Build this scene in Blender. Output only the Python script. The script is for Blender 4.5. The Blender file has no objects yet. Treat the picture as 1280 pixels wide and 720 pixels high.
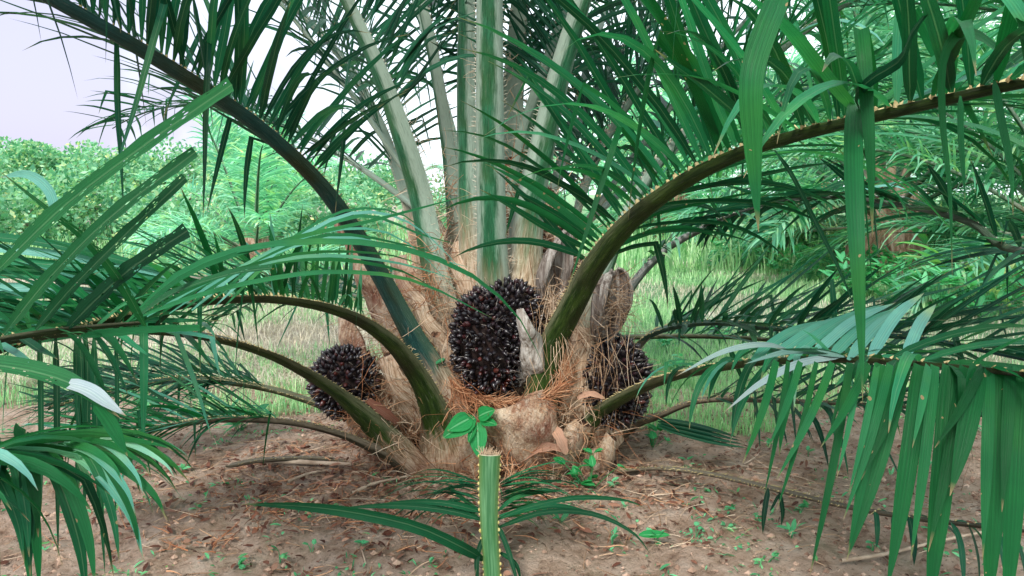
import bpy, math, random
import numpy as np
from mathutils import Vector, noise, Matrix
R = math.radians
scene = bpy.context.scene
COL = scene.collection

# ------------------------------------------------------------------ camera
PITCH = R(6.9); CH = 1.15; F = 995.0
cam = bpy.data.cameras.new('camera'); cam.lens = 28.0; cam.sensor_width = 36; cam.clip_end = 1000; cam.clip_start = .05
camo = bpy.data.objects.new('camera', cam); COL.objects.link(camo)
camo.location = (0, 0, CH); camo.rotation_euler = (R(90) - PITCH, 0, 0)
scene.camera = camo

# ------------------------------------------------------------------ world, sun, exposure
SUN_EL, SUN_ROT = R(42), R(-155)
w = bpy.data.worlds.new('World'); scene.world = w; w.use_nodes = True
nt = w.node_tree; nt.nodes.clear()
out = nt.nodes.new('ShaderNodeOutputWorld')
sky = nt.nodes.new('ShaderNodeTexSky'); sky.sky_type = 'NISHITA'; sky.sun_disc = False
sky.sun_elevation = SUN_EL; sky.sun_rotation = SUN_ROT; sky.air_density = 1.3; sky.dust_density = 3
b1 = nt.nodes.new('ShaderNodeBackground'); b1.inputs[1].default_value = 0.12
nt.links.new(sky.outputs[0], b1.inputs[0])
tc = nt.nodes.new('ShaderNodeTexCoord'); nz = nt.nodes.new('ShaderNodeTexNoise')
nz.inputs['Scale'].default_value = 1.9; nz.inputs['Detail'].default_value = 6; nz.inputs['Roughness'].default_value = .58
nt.links.new(tc.outputs['Generated'], nz.inputs['Vector'])
cr = nt.nodes.new('ShaderNodeValToRGB')
cr.color_ramp.elements[0].position = .26; cr.color_ramp.elements[0].color = (.43, .42, .57, 1)
cr.color_ramp.elements[1].position = .50; cr.color_ramp.elements[1].color = (.90, 1.03, 1.06, 1)
sxw = nt.nodes.new('ShaderNodeSeparateXYZ'); nt.links.new(tc.outputs['Generated'], sxw.inputs[0])
ma = nt.nodes.new('ShaderNodeMath'); ma.operation = 'MULTIPLY_ADD'; ma.inputs[1].default_value = .42   # duller cloud bank low in the west
nt.links.new(sxw.outputs[0], ma.inputs[0]); nt.links.new(nz.outputs[0], ma.inputs[2])
nt.links.new(ma.outputs[0], cr.inputs[0])
b2 = nt.nodes.new('ShaderNodeBackground'); b2.inputs[1].default_value = .82
nt.links.new(cr.outputs[0], b2.inputs[0])
mx = nt.nodes.new('ShaderNodeMixShader'); mx.inputs[0].default_value = .86
nt.links.new(b1.outputs[0], mx.inputs[1]); nt.links.new(b2.outputs[0], mx.inputs[2]); nt.links.new(mx.outputs[0], out.inputs[0])
sun = bpy.data.lights.new('sun', 'SUN'); sun.energy = 2.2; sun.angle = R(18); sun.color = (1, .96, .9)
suno = bpy.data.objects.new('sun', sun); COL.objects.link(suno)
sdir = Vector((math.sin(SUN_ROT) * math.cos(SUN_EL), math.cos(SUN_ROT) * math.cos(SUN_EL), math.sin(SUN_EL)))
suno.rotation_euler = sdir.to_track_quat('Z', 'Y').to_euler()
scene.view_settings.view_transform = 'Standard'; scene.view_settings.look = 'None'
scene.view_settings.exposure = 1.25; scene.view_settings.gamma = 1; scene.view_settings.use_curve_mapping = False

# ------------------------------------------------------------------ helpers
def at(px, py, Y):
    u = (px - 640) / F; v = (360 - py) / F
    d = Vector((u, v * math.sin(PITCH) + math.cos(PITCH), v * math.cos(PITCH) - math.sin(PITCH)))
    return Vector((0, 0, CH)) + d * (Y / d.y)
def gz(x, y):
    r2 = x * x + (y - 3.5) ** 2
    h = .07 * math.exp(-r2 / 1.4)
    if y < 12: h += .05 * noise.noise(Vector((x * .7, y * .7, 3))) + .02 * noise.noise(Vector((x * 2.6, y * 2.6, 8)))
    return h
def atg(px, py):
    Y = 3.0
    for _ in range(12):
        p = at(px, py, Y); t = math.tan(PITCH + math.atan((py - 360) / F))
        Y = (CH - gz(p.x, Y)) / max(t, .01)
    return at(px, py, Y)

class MB:
    def __init__(s): s.v = []; s.f = []; s.uv = []; s.r = []; s.m = []
    def vert(s, p, uv=(0, 0), r=.5):
        s.v.append((p[0], p[1], p[2])); s.uv.append(uv); s.r.append(r); return len(s.v) - 1
    def face(s, *i, m=0): s.f.append(i); s.m.append(m)
    def build(s, name, mats, parent=None, loc=None, smooth=True):
        me = bpy.data.meshes.new(name)
        V = s.v
        if loc is not None: V = [(a - loc[0], b - loc[1], c - loc[2]) for a, b, c in V]
        me.from_pydata(V, [], s.f)
        if s.f:
            li = np.empty(len(me.loops), dtype=np.int32); me.loops.foreach_get('vertex_index', li)
            uvl = me.uv_layers.new(name='uv'); uvl.data.foreach_set('uv', np.array(s.uv, dtype=np.float32)[li].ravel())
            a = me.attributes.new('rnd', 'FLOAT', 'POINT'); a.data.foreach_set('value', np.array(s.r, dtype=np.float32))
            me.polygons.foreach_set('material_index', s.m)
            me.polygons.foreach_set('use_smooth', [smooth] * len(s.f))
        if not isinstance(mats, (list, tuple)): mats = [mats]
        for m in mats: me.materials.append(m)
        o = bpy.data.objects.new(name, me); COL.objects.link(o)
        if loc is not None: o.location = loc
        if parent is not None:
            o.parent = parent
        return o
def tag(o, label=None, cat=None, group=None, kind=None):
    if label: o['label'] = label
    if cat: o['category'] = cat
    if group: o['group'] = group
    if kind: o['kind'] = kind
    return o
def empty(name, loc=(0, 0, 0), rz=0, s=1):
    o = bpy.data.objects.new(name, None); COL.objects.link(o); o.location = loc; o.rotation_euler = (0, 0, rz); o.scale = (s, s, s)
    o.empty_display_size = .1
    return o
def cat_rom(pts, n):
    P = [pts[0] * 2 - pts[1]] + list(pts) + [pts[-1] * 2 - pts[-2]]
    res = []; segs = len(pts) - 1
    for i in range(n + 1):
        x = i / n * segs; k = min(int(x), segs - 1); t = x - k
        p0, p1, p2, p3 = P[k], P[k + 1], P[k + 2], P[k + 3]
        res.append(.5 * ((2 * p1) + (p2 - p0) * t + (2 * p0 - 5 * p1 + 4 * p2 - p3) * t * t + (3 * p1 - p0 - 3 * p2 + p3) * t ** 3))
    return res
def lerp(a, b, t): return a + (b - a) * t
def rv(r): return Vector((r.gauss(0, 1), r.gauss(0, 1), r.gauss(0, 1)))

# ------------------------------------------------------------------ materials
def mat(name):
    m = bpy.data.materials.new(name); m.use_nodes = True; n = m.node_tree; n.nodes.clear()
    o = n.nodes.new('ShaderNodeOutputMaterial'); p = n.nodes.new('ShaderNodeBsdfPrincipled'); n.links.new(p.outputs[0], o.inputs[0])
    return m, n, p, o
def N(n, t, **kw):
    x = n.nodes.new(t)
    for k, v in kw.items(): setattr(x, k, v)
    return x
def ramp(n, src, els):
    c = n.nodes.new('ShaderNodeValToRGB')
    while len(c.color_ramp.elements) < len(els): c.color_ramp.elements.new(.5)
    for e, (p, col) in zip(c.color_ramp.elements, els):
        e.position = p; e.color = (*col, 1)
    n.links.new(src, c.inputs[0]); return c.outputs[0]
def mth(n, op, a, b=None, c=None, clamp=False):
    x = n.nodes.new('ShaderNodeMath'); x.operation = op; x.use_clamp = clamp
    for i, s in enumerate((a, b, c)):
        if s is None: continue
        if isinstance(s, (int, float)): x.inputs[i].default_value = s
        else: n.links.new(s, x.inputs[i])
    return x.outputs[0]
def mix(n, f, a, b, mode='MIX'):
    x = n.nodes.new('ShaderNodeMix'); x.data_type = 'RGBA'; x.blend_type = mode
    for s, i in ((f, 0), (a, 6), (b, 7)):
        if isinstance(s, (int, float)): x.inputs[i].default_value = s
        elif isinstance(s, tuple): x.inputs[i].default_value = (*s, 1)
        else: n.links.new(s, x.inputs[i])
    return x.outputs[2]
def uvn(n):
    t = n.nodes.new('ShaderNodeUVMap'); t.uv_map = 'uv'; s = n.nodes.new('ShaderNodeSeparateXYZ'); n.links.new(t.outputs[0], s.inputs[0])
    return t.outputs[0], s.outputs[0], s.outputs[1]
def tnoise(n, vec=None, scale=5, detail=4, rough=.55, sc3=None):
    t = n.nodes.new('ShaderNodeTexNoise'); t.inputs['Scale'].default_value = scale; t.inputs['Detail'].default_value = detail; t.inputs['Roughness'].default_value = rough
    if vec is not None:
        if sc3:
            mp = n.nodes.new('ShaderNodeMapping'); mp.inputs['Scale'].default_value = sc3; n.links.new(vec, mp.inputs[0]); vec = mp.outputs[0]
        n.links.new(vec, t.inputs['Vector'])
    return t.outputs[0]
def objc(n): return n.nodes.new('ShaderNodeTexCoord').outputs['Object']
def attr(n, name='rnd'):
    a = n.nodes.new('ShaderNodeAttribute'); a.attribute_name = name; return a.outputs['Fac']
def bump(n, p, h, s=.3, d=.01):
    b = n.nodes.new('ShaderNodeBump'); b.inputs['Strength'].default_value = s; b.inputs['Distance'].default_value = d
    n.links.new(h, b.inputs['Height']); n.links.new(b.outputs[0], p.inputs['Normal'])

def leaf_mat(name, dark, mid, light, rough=.42, trans=.3, spots=.0, rib=(.35, .5, .3), tcol=None, ribf=.12, spec=.16, holes=0, yel=4.5):
    m, n, p, o = mat(name)
    uv, u, v = uvn(n); r = attr(n)
    base = ramp(n, r, [(0, dark), (.5, mid), (1, light)])
    # fine parallel veins + mottling
    st = tnoise(n, uv, 1, 3, .6, (26, .9, 1))
    base = mix(n, mth(n, 'MULTIPLY', mth(n, 'SUBTRACT', st, .45, clamp=True), 5, clamp=True), base, mix(n, 1, base, (1.4, 1.3, 1.3), 'MULTIPLY'))
    base = mix(n, mth(n, 'MULTIPLY', mth(n, 'SUBTRACT', .47, st, clamp=True), 5, clamp=True), base, mix(n, 1, base, (.66, .7, .7), 'MULTIPLY'))
    mo = tnoise(n, objc(n), 9, 3, .6)
    base = mix(n, mth(n, 'MULTIPLY', mth(n, 'SUBTRACT', mo, .45, clamp=True), 2.5, clamp=True), base, mix(n, 1, base, (1.45, 1.3, 1.15), 'MULTIPLY'))
    yl = tnoise(n, objc(n), 3.2, 3, .6)
    base = mix(n, mth(n, 'MULTIPLY', mth(n, 'SUBTRACT', yl, .52, clamp=True), yel, clamp=True), base, mix(n, 1, base, (2.6, 1.35, .8), 'MULTIPLY'))
    # midrib
    d = mth(n, 'ABSOLUTE', mth(n, 'SUBTRACT', u, .5))
    ribm = mth(n, 'MULTIPLY', mth(n, 'LESS_THAN', d, .045), ribf)
    base = mix(n, ribm, base, rib)
    # dry tips
    tip = mth(n, 'MULTIPLY', mth(n, 'SUBTRACT', mth(n, 'ADD', v, mth(n, 'MULTIPLY', mo, .16)), 1.0), 12, clamp=True)
    base = mix(n, tip, base, (.28, .2, .11))
    if spots > 0:
        vo = N(n, 'ShaderNodeTexVoronoi'); vo.inputs['Scale'].default_value = 34; n.links.new(objc(n), vo.inputs['Vector'])
        sp = mth(n, 'MULTIPLY', mth(n, 'LESS_THAN', vo.outputs['Distance'], .16), mth(n, 'GREATER_THAN', tnoise(n, objc(n), 7, 2), 1 - spots))
        base = mix(n, sp, base, (.26, .19, .10))
    n.links.new(base, p.inputs['Base Color'])
    p.inputs['Roughness'].default_value = rough; p.inputs['Specular IOR Level'].default_value = spec
    bump(n, p, st, .6, .003)
    tr = N(n, 'ShaderNodeBsdfTranslucent')
    n.links.new(mix(n, 1, base, tcol or (1.5, 2.1, 1.3), 'MULTIPLY'), tr.inputs[0])
    ms = N(n, 'ShaderNodeMixShader'); ms.inputs[0].default_value = trans
    n.links.new(p.outputs[0], ms.inputs[1]); n.links.new(tr.outputs[0], ms.inputs[2]); last = ms.outputs[0]
    if holes:
        ve = N(n, 'ShaderNodeTexVoronoi'); ve.inputs['Scale'].default_value = 1; mp = N(n, 'ShaderNodeMapping'); mp.inputs['Scale'].default_value = (5, 22, 1)
        n.links.new(uv, mp.inputs[0]); n.links.new(mp.outputs[0], ve.inputs['Vector'])
        hm = mth(n, 'MULTIPLY', mth(n, 'LESS_THAN', mth(n, 'ADD', ve.outputs['Distance'], mth(n, 'MULTIPLY', mo, .2)), .33), mth(n, 'GREATER_THAN', tnoise(n, uv, 1, 2, .5, (2, 8, 1)), 1 - holes))
        tp = N(n, 'ShaderNodeBsdfTransparent'); mh = N(n, 'ShaderNodeMixShader'); n.links.new(hm, mh.inputs[0]); n.links.new(last, mh.inputs[1]); n.links.new(tp.outputs[0], mh.inputs[2]); last = mh.outputs[0]
    n.links.new(last, o.inputs[0])
    return m
M = {}
M['leaf'] = leaf_mat('palm_leaf', (.003, .034, .015), (.006, .082, .033), (.024, .19, .09), spots=.3)
M['leaf_bright'] = leaf_mat('palm_leaf_bright', (.003, .05, .014), (.006, .088, .026), (.022, .16, .065), spots=.45, ribf=.0)
M['leaf_torn'] = leaf_mat('palm_leaf_torn', (.004, .045, .018), (.012, .10, .032), (.04, .18, .06), spots=.3, holes=.5, rough=.5, spec=.2)
M['leaf_dark'] = leaf_mat('palm_leaf_dark', (.003, .028, .017), (.005, .052, .03), (.014, .1, .055), rough=.33)  # darker copy of the palm leaf; backlit shade put into the colour
M['leaf_far'] = leaf_mat('palm_leaf_far', (.02, .12, .07), (.07, .26, .16), (.22, .48, .34), rough=.45, trans=.35)  # bright exposure of the background put into the leaf colour
M['leaf_farlight'] = leaf_mat('palm_leaf_far_pale', (.07, .26, .18), (.16, .44, .32), (.38, .68, .55), rough=.45, trans=.35)  # paler still, background brightness painted into the colour
M['broad'] = leaf_mat('broad_leaf', (.01, .14, .035), (.02, .24, .07), (.05, .36, .13), rough=.45, ribf=.6, rib=(.2, .5, .25))
M['weed'] = leaf_mat('weed_leaf', (.04, .2, .09), (.07, .32, .15), (.16, .5, .26), rough=.5, ribf=.2)
M['gold'] = leaf_mat('yellow_green_leaf', (.12, .33, .12), (.28, .5, .18), (.5, .65, .3), rough=.5)
M['tree'] = leaf_mat('tree_leaf', (.03, .14, .08), (.12, .32, .19), (.36, .54, .38), rough=.55, ribf=0)  # background brightness put into this foliage colour too
M['drygrass'] = leaf_mat('dry_grass', (.3, .3, .22), (.5, .48, .38), (.72, .7, .6), rough=.7, tcol=(1.1, 1.1, 1.0), ribf=0, yel=0)
M['grass'] = leaf_mat('green_grass', (.09, .24, .11), (.24, .43, .22), (.55, .68, .44), rough=.6, ribf=0, yel=0)
M['deadleaf'] = leaf_mat('dead_leaf', (.06, .022, .015), (.16, .07, .045), (.32, .2, .14), rough=.7, tcol=(1, 1, 1), trans=.1, rib=(.3, .22, .15), yel=0)
M['greyleaf'] = leaf_mat('withered_sheen_leaf', (.06, .18, .13), (.11, .22, .19), (.24, .31, .33), rough=.5, tcol=(1, 1, 1), trans=.1, yel=0)  # withered grey, with a whitish highlight put into the base colour
M['silver'] = leaf_mat('painted_sheen_leaf', (.02, .14, .09), (.05, .24, .17), (.13, .36, .32), rough=.35, spec=.4, spots=.2)  # pale blue-green base colour paints in the sheen of the sky

def petiole_mat(name, green, green2, margin, olive, mz=.75, bz=.22, bk=5, mt=.22):
    m, n, p, o = mat(name)
    uv, u, v = uvn(n)
    lon = tnoise(n, uv, 1, 5, .65, (9, 7, 1)); fine = tnoise(n, uv, 1, 4, .7, (45, 16, 1))
    big = tnoise(n, objc(n), 4, 3, .6)
    g = mix(n, mth(n, 'MULTIPLY', mth(n, 'SUBTRACT', lon, .4, clamp=True), 4, clamp=True), green, green2)
    g = mix(n, mth(n, 'MULTIPLY', mth(n, 'SUBTRACT', big, .48, clamp=True), 5, clamp=True), g, olive)
    d = mth(n, 'ABSOLUTE', mth(n, 'SUBTRACT', u, .5))
    mm = mth(n, 'ADD', mth(n, 'MULTIPLY', mth(n, 'SUBTRACT', d, mt), 7), mth(n, 'MULTIPLY', mth(n, 'SUBTRACT', lon, .5), 3.0))
    fade = mth(n, 'SUBTRACT', 1, mth(n, 'MULTIPLY', mth(n, 'SUBTRACT', v, mz), 1.2), clamp=True)
    mm = mth(n, 'MULTIPLY', mth(n, 'MAXIMUM', mth(n, 'MINIMUM', mm, 1), 0), fade)
    g = mix(n, mm, g, margin)
    g = mix(n, mth(n, 'MULTIPLY', mth(n, 'SUBTRACT', .46, fine, clamp=True), 5, clamp=True), g, mix(n, 1, g, (.5, .5, .5), 'MULTIPLY'))
    sp = mth(n, 'MULTIPLY', mth(n, 'SUBTRACT', fine, .58, clamp=True), 5, clamp=True)
    g = mix(n, mth(n, 'MULTIPLY', sp, .55), g, (.34, .31, .26))
    bs = mth(n, 'SUBTRACT', 1, mth(n, 'MULTIPLY', mth(n, 'SUBTRACT', mth(n, 'ADD', v, mth(n, 'MULTIPLY', lon, .3)), bz), bk), clamp=True)
    tan = ramp(n, fine, [(.3, (.12, .06, .03)), (.45, (.42, .28, .175)), (.62, (.66, .53, .4))])
    rust = mth(n, 'MULTIPLY', mth(n, 'SUBTRACT', big, .5, clamp=True), 6, clamp=True)
    tan = mix(n, mth(n, 'MULTIPLY', rust, .6), tan, (.2, .065, .035))
    g = mix(n, bs, g, tan)
    n.links.new(g, p.inputs['Base Color']); p.inputs['Roughness'].default_value = .5; p.inputs['Specular IOR Level'].default_value = .2
    bump(n, p, mth(n, 'ADD', lon, fine), .9, .008)
    return m
M['pet'] = petiole_mat('petiole_teal', (.01, .075, .03), (.03, .15, .07), (.25, .33, .26), (.03, .09, .025), 1.5, .36, 3, .12)
M['pet_grey'] = petiole_mat('petiole_grey', (.06, .09, .065), (.16, .19, .17), (.3, .31, .3), (.04, .09, .045), 1.5, .02, 4)
M['pet_olive'] = petiole_mat('petiole_olive', (.012, .032, .006), (.045, .085, .014), (.12, .13, .07), (.024, .028, .010), .75, .27, 7, .3)
M['pet_dark'] = petiole_mat('petiole_dark', (.010, .052, .046), (.02, .085, .075), (.04, .09, .06), (.03, .045, .02))
M['pet_brown'] = petiole_mat('petiole_brown', (.03, .028, .014), (.06, .055, .03), (.2, .17, .12), (.05, .03, .015))

M['base_tan'] = petiole_mat('leaf_base_tan', (.2, .14, .09), (.4, .3, .2), (.4, .32, .25), (.12, .1, .05), 3, 1.5, 3)

def plain(name, els, scale=8, rough=.8, sc3=None, bs=.5, bd=.01, detail=6, rnd=False, spec=.3):
    m, n, p, o = mat(name)
    c = tnoise(n, objc(n), scale, detail, .65, sc3)
    src = mth(n, 'ADD', mth(n, 'MULTIPLY', c, .6), mth(n, 'MULTIPLY', attr(n), .4)) if rnd else c
    n.links.new(ramp(n, src, els), p.inputs['Base Color']); p.inputs['Roughness'].default_value = rough; p.inputs['Specular IOR Level'].default_value = spec
    bump(n, p, c, bs, bd); return m
m, n, p, o = mat('sheath_scurf'); M['sheath'] = m
oc = objc(n); na = tnoise(n, oc, 14, 8, .75, (1, 1, .45)); nb = tnoise(n, oc, 5, 4, .6); nc = tnoise(n, oc, 90, 3, .7, (1, 1, .3))
c = ramp(n, na, [(.32, (.06, .028, .016)), (.42, (.28, .15, .085)), (.5, (.50, .35, .23)), (.64, (.72, .6, .46))])
c = mix(n, mth(n, 'MULTIPLY', mth(n, 'SUBTRACT', nb, .5, clamp=True), 5, clamp=True), c, (.2, .07, .04))
c = mix(n, mth(n, 'MULTIPLY', mth(n, 'SUBTRACT', nc, .52, clamp=True), 5, clamp=True), c, (.52, .42, .32))
n.links.new(c, p.inputs['Base Color']); p.inputs['Roughness'].default_value = .85; bump(n, p, mth(n, 'ADD', na, mth(n, 'MULTIPLY', nc, .6)), 1, .03)
M['spine'] = plain('spine_tan', [(.3, (.30, .24, .10)), (.7, (.54, .45, .24))], 30)
M['bead'] = plain('bead_yellow', [(.3, (.42, .34, .1)), (.7, (.62, .54, .24))], 30)
M['spine_grey'] = plain('spine_grey', [(.3, (.3, .3, .22)), (.7, (.55, .52, .42))], 30)
M['fibre'] = plain('fibre', [(.25, (.10, .05, .025)), (.42, (.32, .19, .105)), (.58, (.54, .38, .25)), (.8, (.74, .64, .5))], 5, .85, rnd=True)
M['fibre_rust'] = plain('fibre_rust', [(.25, (.12, .04, .018)), (.45, (.38, .155, .07)), (.7, (.6, .36, .21))], 5, .85, rnd=True)
M['trunk'] = plain('trunk_fibre', [(.38, (.012, .006, .004)), (.49, (.08, .036, .02)), (.58, (.26, .14, .08)), (.75, (.5, .36, .25))], 6, .95, (3, 3, .8), 1, .04)  # near-black end of the ramp paints shade in the gaps between fibres
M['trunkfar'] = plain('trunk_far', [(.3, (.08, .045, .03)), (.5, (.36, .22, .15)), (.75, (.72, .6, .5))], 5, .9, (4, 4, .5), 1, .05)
M['bark'] = plain('bark', [(.3, (.1, .08, .06)), (.7, (.3, .25, .2))], 8, .9, (3, 3, .6))
M['spathe'] = plain('spathe_grey', [(.35, (.05, .035, .028)), (.48, (.2, .165, .14)), (.62, (.42, .39, .35)), (.8, (.6, .57, .53))], 11, .7, (5, 5, .3), 1, .03)
M['fruitcore'] = plain('bunch_core', [(.3, (.006, .004, .004)), (.7, (.03, .015, .012))], 20, .9)
m, n, p, o = mat('fruit_black'); M['fruit'] = m
n.links.new(ramp(n, attr(n), [(0, (.006, .005, .007)), (.8, (.014, .010, .013)), (.93, (.03, .006, .008)), (1, (.07, .015, .01))]), p.inputs['Base Color'])
p.inputs['Roughness'].default_value = .3; p.inputs['Specular IOR Level'].default_value = .6
M['pale'] = plain('pale_bract', [(.35, (.16, .12, .09)), (.5, (.44, .41, .37)), (.7, (.68, .66, .62))], 14, .7, (6, 6, .4), .8, .02)
M['wood'] = plain('dry_stick', [(.3, (.22, .15, .1)), (.7, (.52, .42, .32))], 12, .9, (1, 1, 1))
M['clod'] = plain('soil_clod', [(.3, (.14, .08, .055)), (.5, (.32, .215, .155)), (.75, (.46, .33, .25))], 9, .95, rnd=True)
M['cut'] = plain('cut_end', [(.3, (.42, .38, .24)), (.7, (.66, .58, .42))], 60, .8)

# ------------------------------------------------------------------ ground
m, n, p, o = mat('ground'); M['ground'] = m
oc = objc(n); sx = N(n, 'ShaderNodeSeparateXYZ'); n.links.new(oc, sx.inputs[0])
n1 = tnoise(n, oc, 1.1, 6, .6); n2 = tnoise(n, oc, 9, 8, .72); n3 = tnoise(n, oc, 38, 8, .8); n4 = tnoise(n, oc, 2.6, 5, .7)
soil = ramp(n, n2, [(.3, (.22, .125, .08)), (.42, (.5, .345, .245)), (.54, (.68, .505, .385)), (.7, (.8, .66, .54))])
soil = mix(n, mth(n, 'MULTIPLY', mth(n, 'SUBTRACT', n3, .54, clamp=True), 5, clamp=True), soil, (.68, .54, .44))
soil = mix(n, mth(n, 'MULTIPLY', mth(n, 'SUBTRACT', .46, n3, clamp=True), 9, clamp=True), soil, (.10, .055, .035))  # shade of the crevices painted dark where the bump noise is low
soil = mix(n, mth(n, 'MULTIPLY', mth(n, 'SUBTRACT', n4, .54, clamp=True), 4, clamp=True), soil, (.26, .27, .17))
green = ramp(n, n2, [(.3, (.07, .2, .09)), (.5, (.2, .4, .19)), (.7, (.42, .58, .32))])
straw = ramp(n, n3, [(.3, (.24, .21, .16)), (.5, (.46, .4, .32)), (.7, (.64, .58, .48))])
xs = mth(n, 'ADD', sx.outputs[0], mth(n, 'MULTIPLY', mth(n, 'SUBTRACT', n4, .5), 8))
gm = mix(n, mth(n, 'MULTIPLY', mth(n, 'ADD', xs, .2), .8, clamp=True), straw, green)
gm = mix(n, mth(n, 'MULTIPLY', mth(n, 'SUBTRACT', n1, .52, clamp=True), 7, clamp=True), gm, straw)
ys = mth(n, 'ADD', sx.outputs[1], mth(n, 'MULTIPLY', mth(n, 'SUBTRACT', n1, .5), 3.5))
msk = mth(n, 'MULTIPLY', mth(n, 'SUBTRACT', ys, 4.6), 1.6, clamp=True)
n.links.new(mix(n, msk, soil, gm), p.inputs['Base Color']); p.inputs['Roughness'].default_value = .95; p.inputs['Specular IOR Level'].default_value = .15
bump(n, p, mth(n, 'ADD', n2, mth(n, 'MULTIPLY', n3, .8)), 1, .09)
def axis(lo, hi, step, far, grow=1.25):
    a = list(np.arange(lo, hi + 1e-6, step)); s = step; x = hi
    while x < far: s *= grow; x += s; a.append(x)
    s = step; x = lo
    while x > -far: s *= grow; x -= s; a.insert(0, x)
    return a
xs_ = axis(-2.4, 2.6, .026, 300); ys_ = axis(1.4, 5.2, .024, 300)
mb = MB()
for y in ys_:
    for x in xs_:
        z = gz(x, y) if abs(x) < 14 and -3 < y < 14 else 0
        if -3 < x < 3.2 and 1 < y < 6:
            z += .026 * noise.fractal(Vector((x * 5, y * 5, 0)), .7, 2.1, 6) + .014 * abs(noise.noise(Vector((x * 17, y * 17, 5))))
        mb.vert((x, y, z), (x, y))
nx = len(xs_)
for j in range(len(ys_) - 1):
    for i in range(nx - 1):
        a = j * nx + i; mb.face(a, a + 1, a + nx + 1, a + nx)
tag(mb.build('ground', M['ground']), kind='structure')

# ------------------------------------------------------------------ leaf and frond builders
def ribbon(mb, P, nrm, width, r, fold=.25, prof=None, m=0, cut=False, base=.3):
    """a palm leaflet along the points P: V-folded blade; nrm = start normal"""
    k = len(P) - 1; prev = None; L = sum((P[i + 1] - P[i]).length for i in range(k)); acc = 0; nn = nrm.copy()
    for i, q in enumerate(P):
        t = (P[min(i + 1, k)] - P[max(i - 1, 0)]).normalized()
        nn = (nn - t * nn.dot(t))
        nn = nn.normalized() if nn.length > 1e-4 else Vector((0, 0, 1))
        s = t.cross(nn)
        if i: acc += (P[i] - P[i - 1]).length
        v = acc / L if L else 0
        if prof: wd = prof(v)
        else:
            wd = min(1, base + v / .12 * (1 - base)) * (1 if v < .45 else max(0.02, (1 - ((v - .45) / .55) ** 1.7)))
            if cut: wd = min(1, .3 + v / .12 * .7) * (.88 + .1 * (1 - v)) * (1 + .10 * math.sin(i * 2.3 + r * 40) + .06 * math.sin(i * 5.1))
        wv = width * wd * .5
        vv = v if not cut else v * .9
        a = mb.vert(q - s * wv + nn * wv * fold, (0, vv), r); b = mb.vert(q, (.5, vv), r); c = mb.vert(q + s * wv + nn * wv * fold, (1, vv), r)
        if prev:
            mb.face(prev[0], prev[1], b, a, m=m); mb.face(prev[1], prev[2], c, b, m=m)
        prev = (a, b, c)
def grow(p, d, length, droop, segs, rng, kink=None, wob=.0):
    P = [p.copy()]; st = length / segs; d = d.normalized()
    for i in range(segs):
        s = i / segs
        d = (d + Vector((0, 0, -1)) * droop * (.25 + s) * (1 / segs) * 1.6 + rv(rng) * wob).normalized()
        if kink is not None and i == kink:
            d = (d * .25 + Vector((0, 0, -1)) + rv(rng) * .15).normalized()
        p = p + d * st; P.append(p.copy())
    return P
AX = Vector((0, 3.5, 0))
def frames(P, upref):
    k = len(P) - 1; fr = []
    for i in range(k + 1):
        T = (P[min(i + 1, k)] - P[max(i - 1, 0)]).normalized()
        ref = upref(P[i], T)
        U = ref - T * ref.dot(T)
        if U.length < 1e-3: U = Vector((0, -1, 0)) - T * T.dot(Vector((0, -1, 0)))
        U.normalize(); fr.append((T, U, T.cross(U)))
    return fr
def default_ref(axis, k=.8):
    def f(p, T):
        h = Vector((axis.x - p.x, axis.y - p.y, 0))
        if h.length > 1e-3: h.normalize()
        return Vector((0, 0, 1)) + h * k
    return f
PROF = []
for a in range(9):
    an = math.pi + math.pi * a / 8; PROF.append((math.cos(an) * .5, math.sin(an) * .5, a / 8))
for (x, z, u) in ((.46, .03, 1.1), (.22, -.07, 1.25), (0, -.1, 1.35), (-.22, -.07, 1.25), (-.46, .03, 1.1), (-.5, 0, 1.0)): PROF.append((x, z, u))
def rachis(mb, P, W, fr, thick=.75, m=0, cap=None):
    acc = 0; prev = None
    for i, q in enumerate(P):
        if i: acc += (P[i] - P[i - 1]).length
        T, U, S = fr[i]; w_ = W[i]; f = i / (len(P) - 1)
        th = lerp(thick, 1.0, min(1, f * 1.5))
        row = [mb.vert(q + S * x * w_ + U * z * w_ * th, (u, acc), f) for x, z, u in PROF]
        if prev:
            for j in range(len(row) - 1): mb.face(prev[j], prev[j + 1], row[j + 1], row[j], m=m)
        prev = row
    if cap is not None:
        c = mb.vert(P[-1], (.5, acc), 1); 
        rr = [mb.vert(mb.v[k], (.5, acc), 1) for k in prev]
        for j in range(len(rr) - 1): mb.face(rr[j], rr[j + 1], c, m=cap)
def cone(mb, p, d, r, h, rnd=.5, m=0, sides=5, uvv=0):
    d = d.normalized(); a = d.orthogonal().normalized(); b = d.cross(a)
    base = [mb.vert(p + (a * math.cos(2 * math.pi * i / sides) + b * math.sin(2 * math.pi * i / sides)) * r, (0, uvv), rnd) for i in range(sides)]
    mid = [mb.vert(p + d * h * .45 + (a * math.cos(2 * math.pi * i / sides) + b * math.sin(2 * math.pi * i / sides)) * r * .75, (0, uvv), rnd) for i in range(sides)]
    t = mb.vert(p + d * h, (0, uvv), rnd)
    for i in range(sides):
        j = (i + 1) % sides
        mb.face(base[i], base[j], mid[j], mid[i], m=m); mb.face(mid[i], mid[j], t, m=m)

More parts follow.
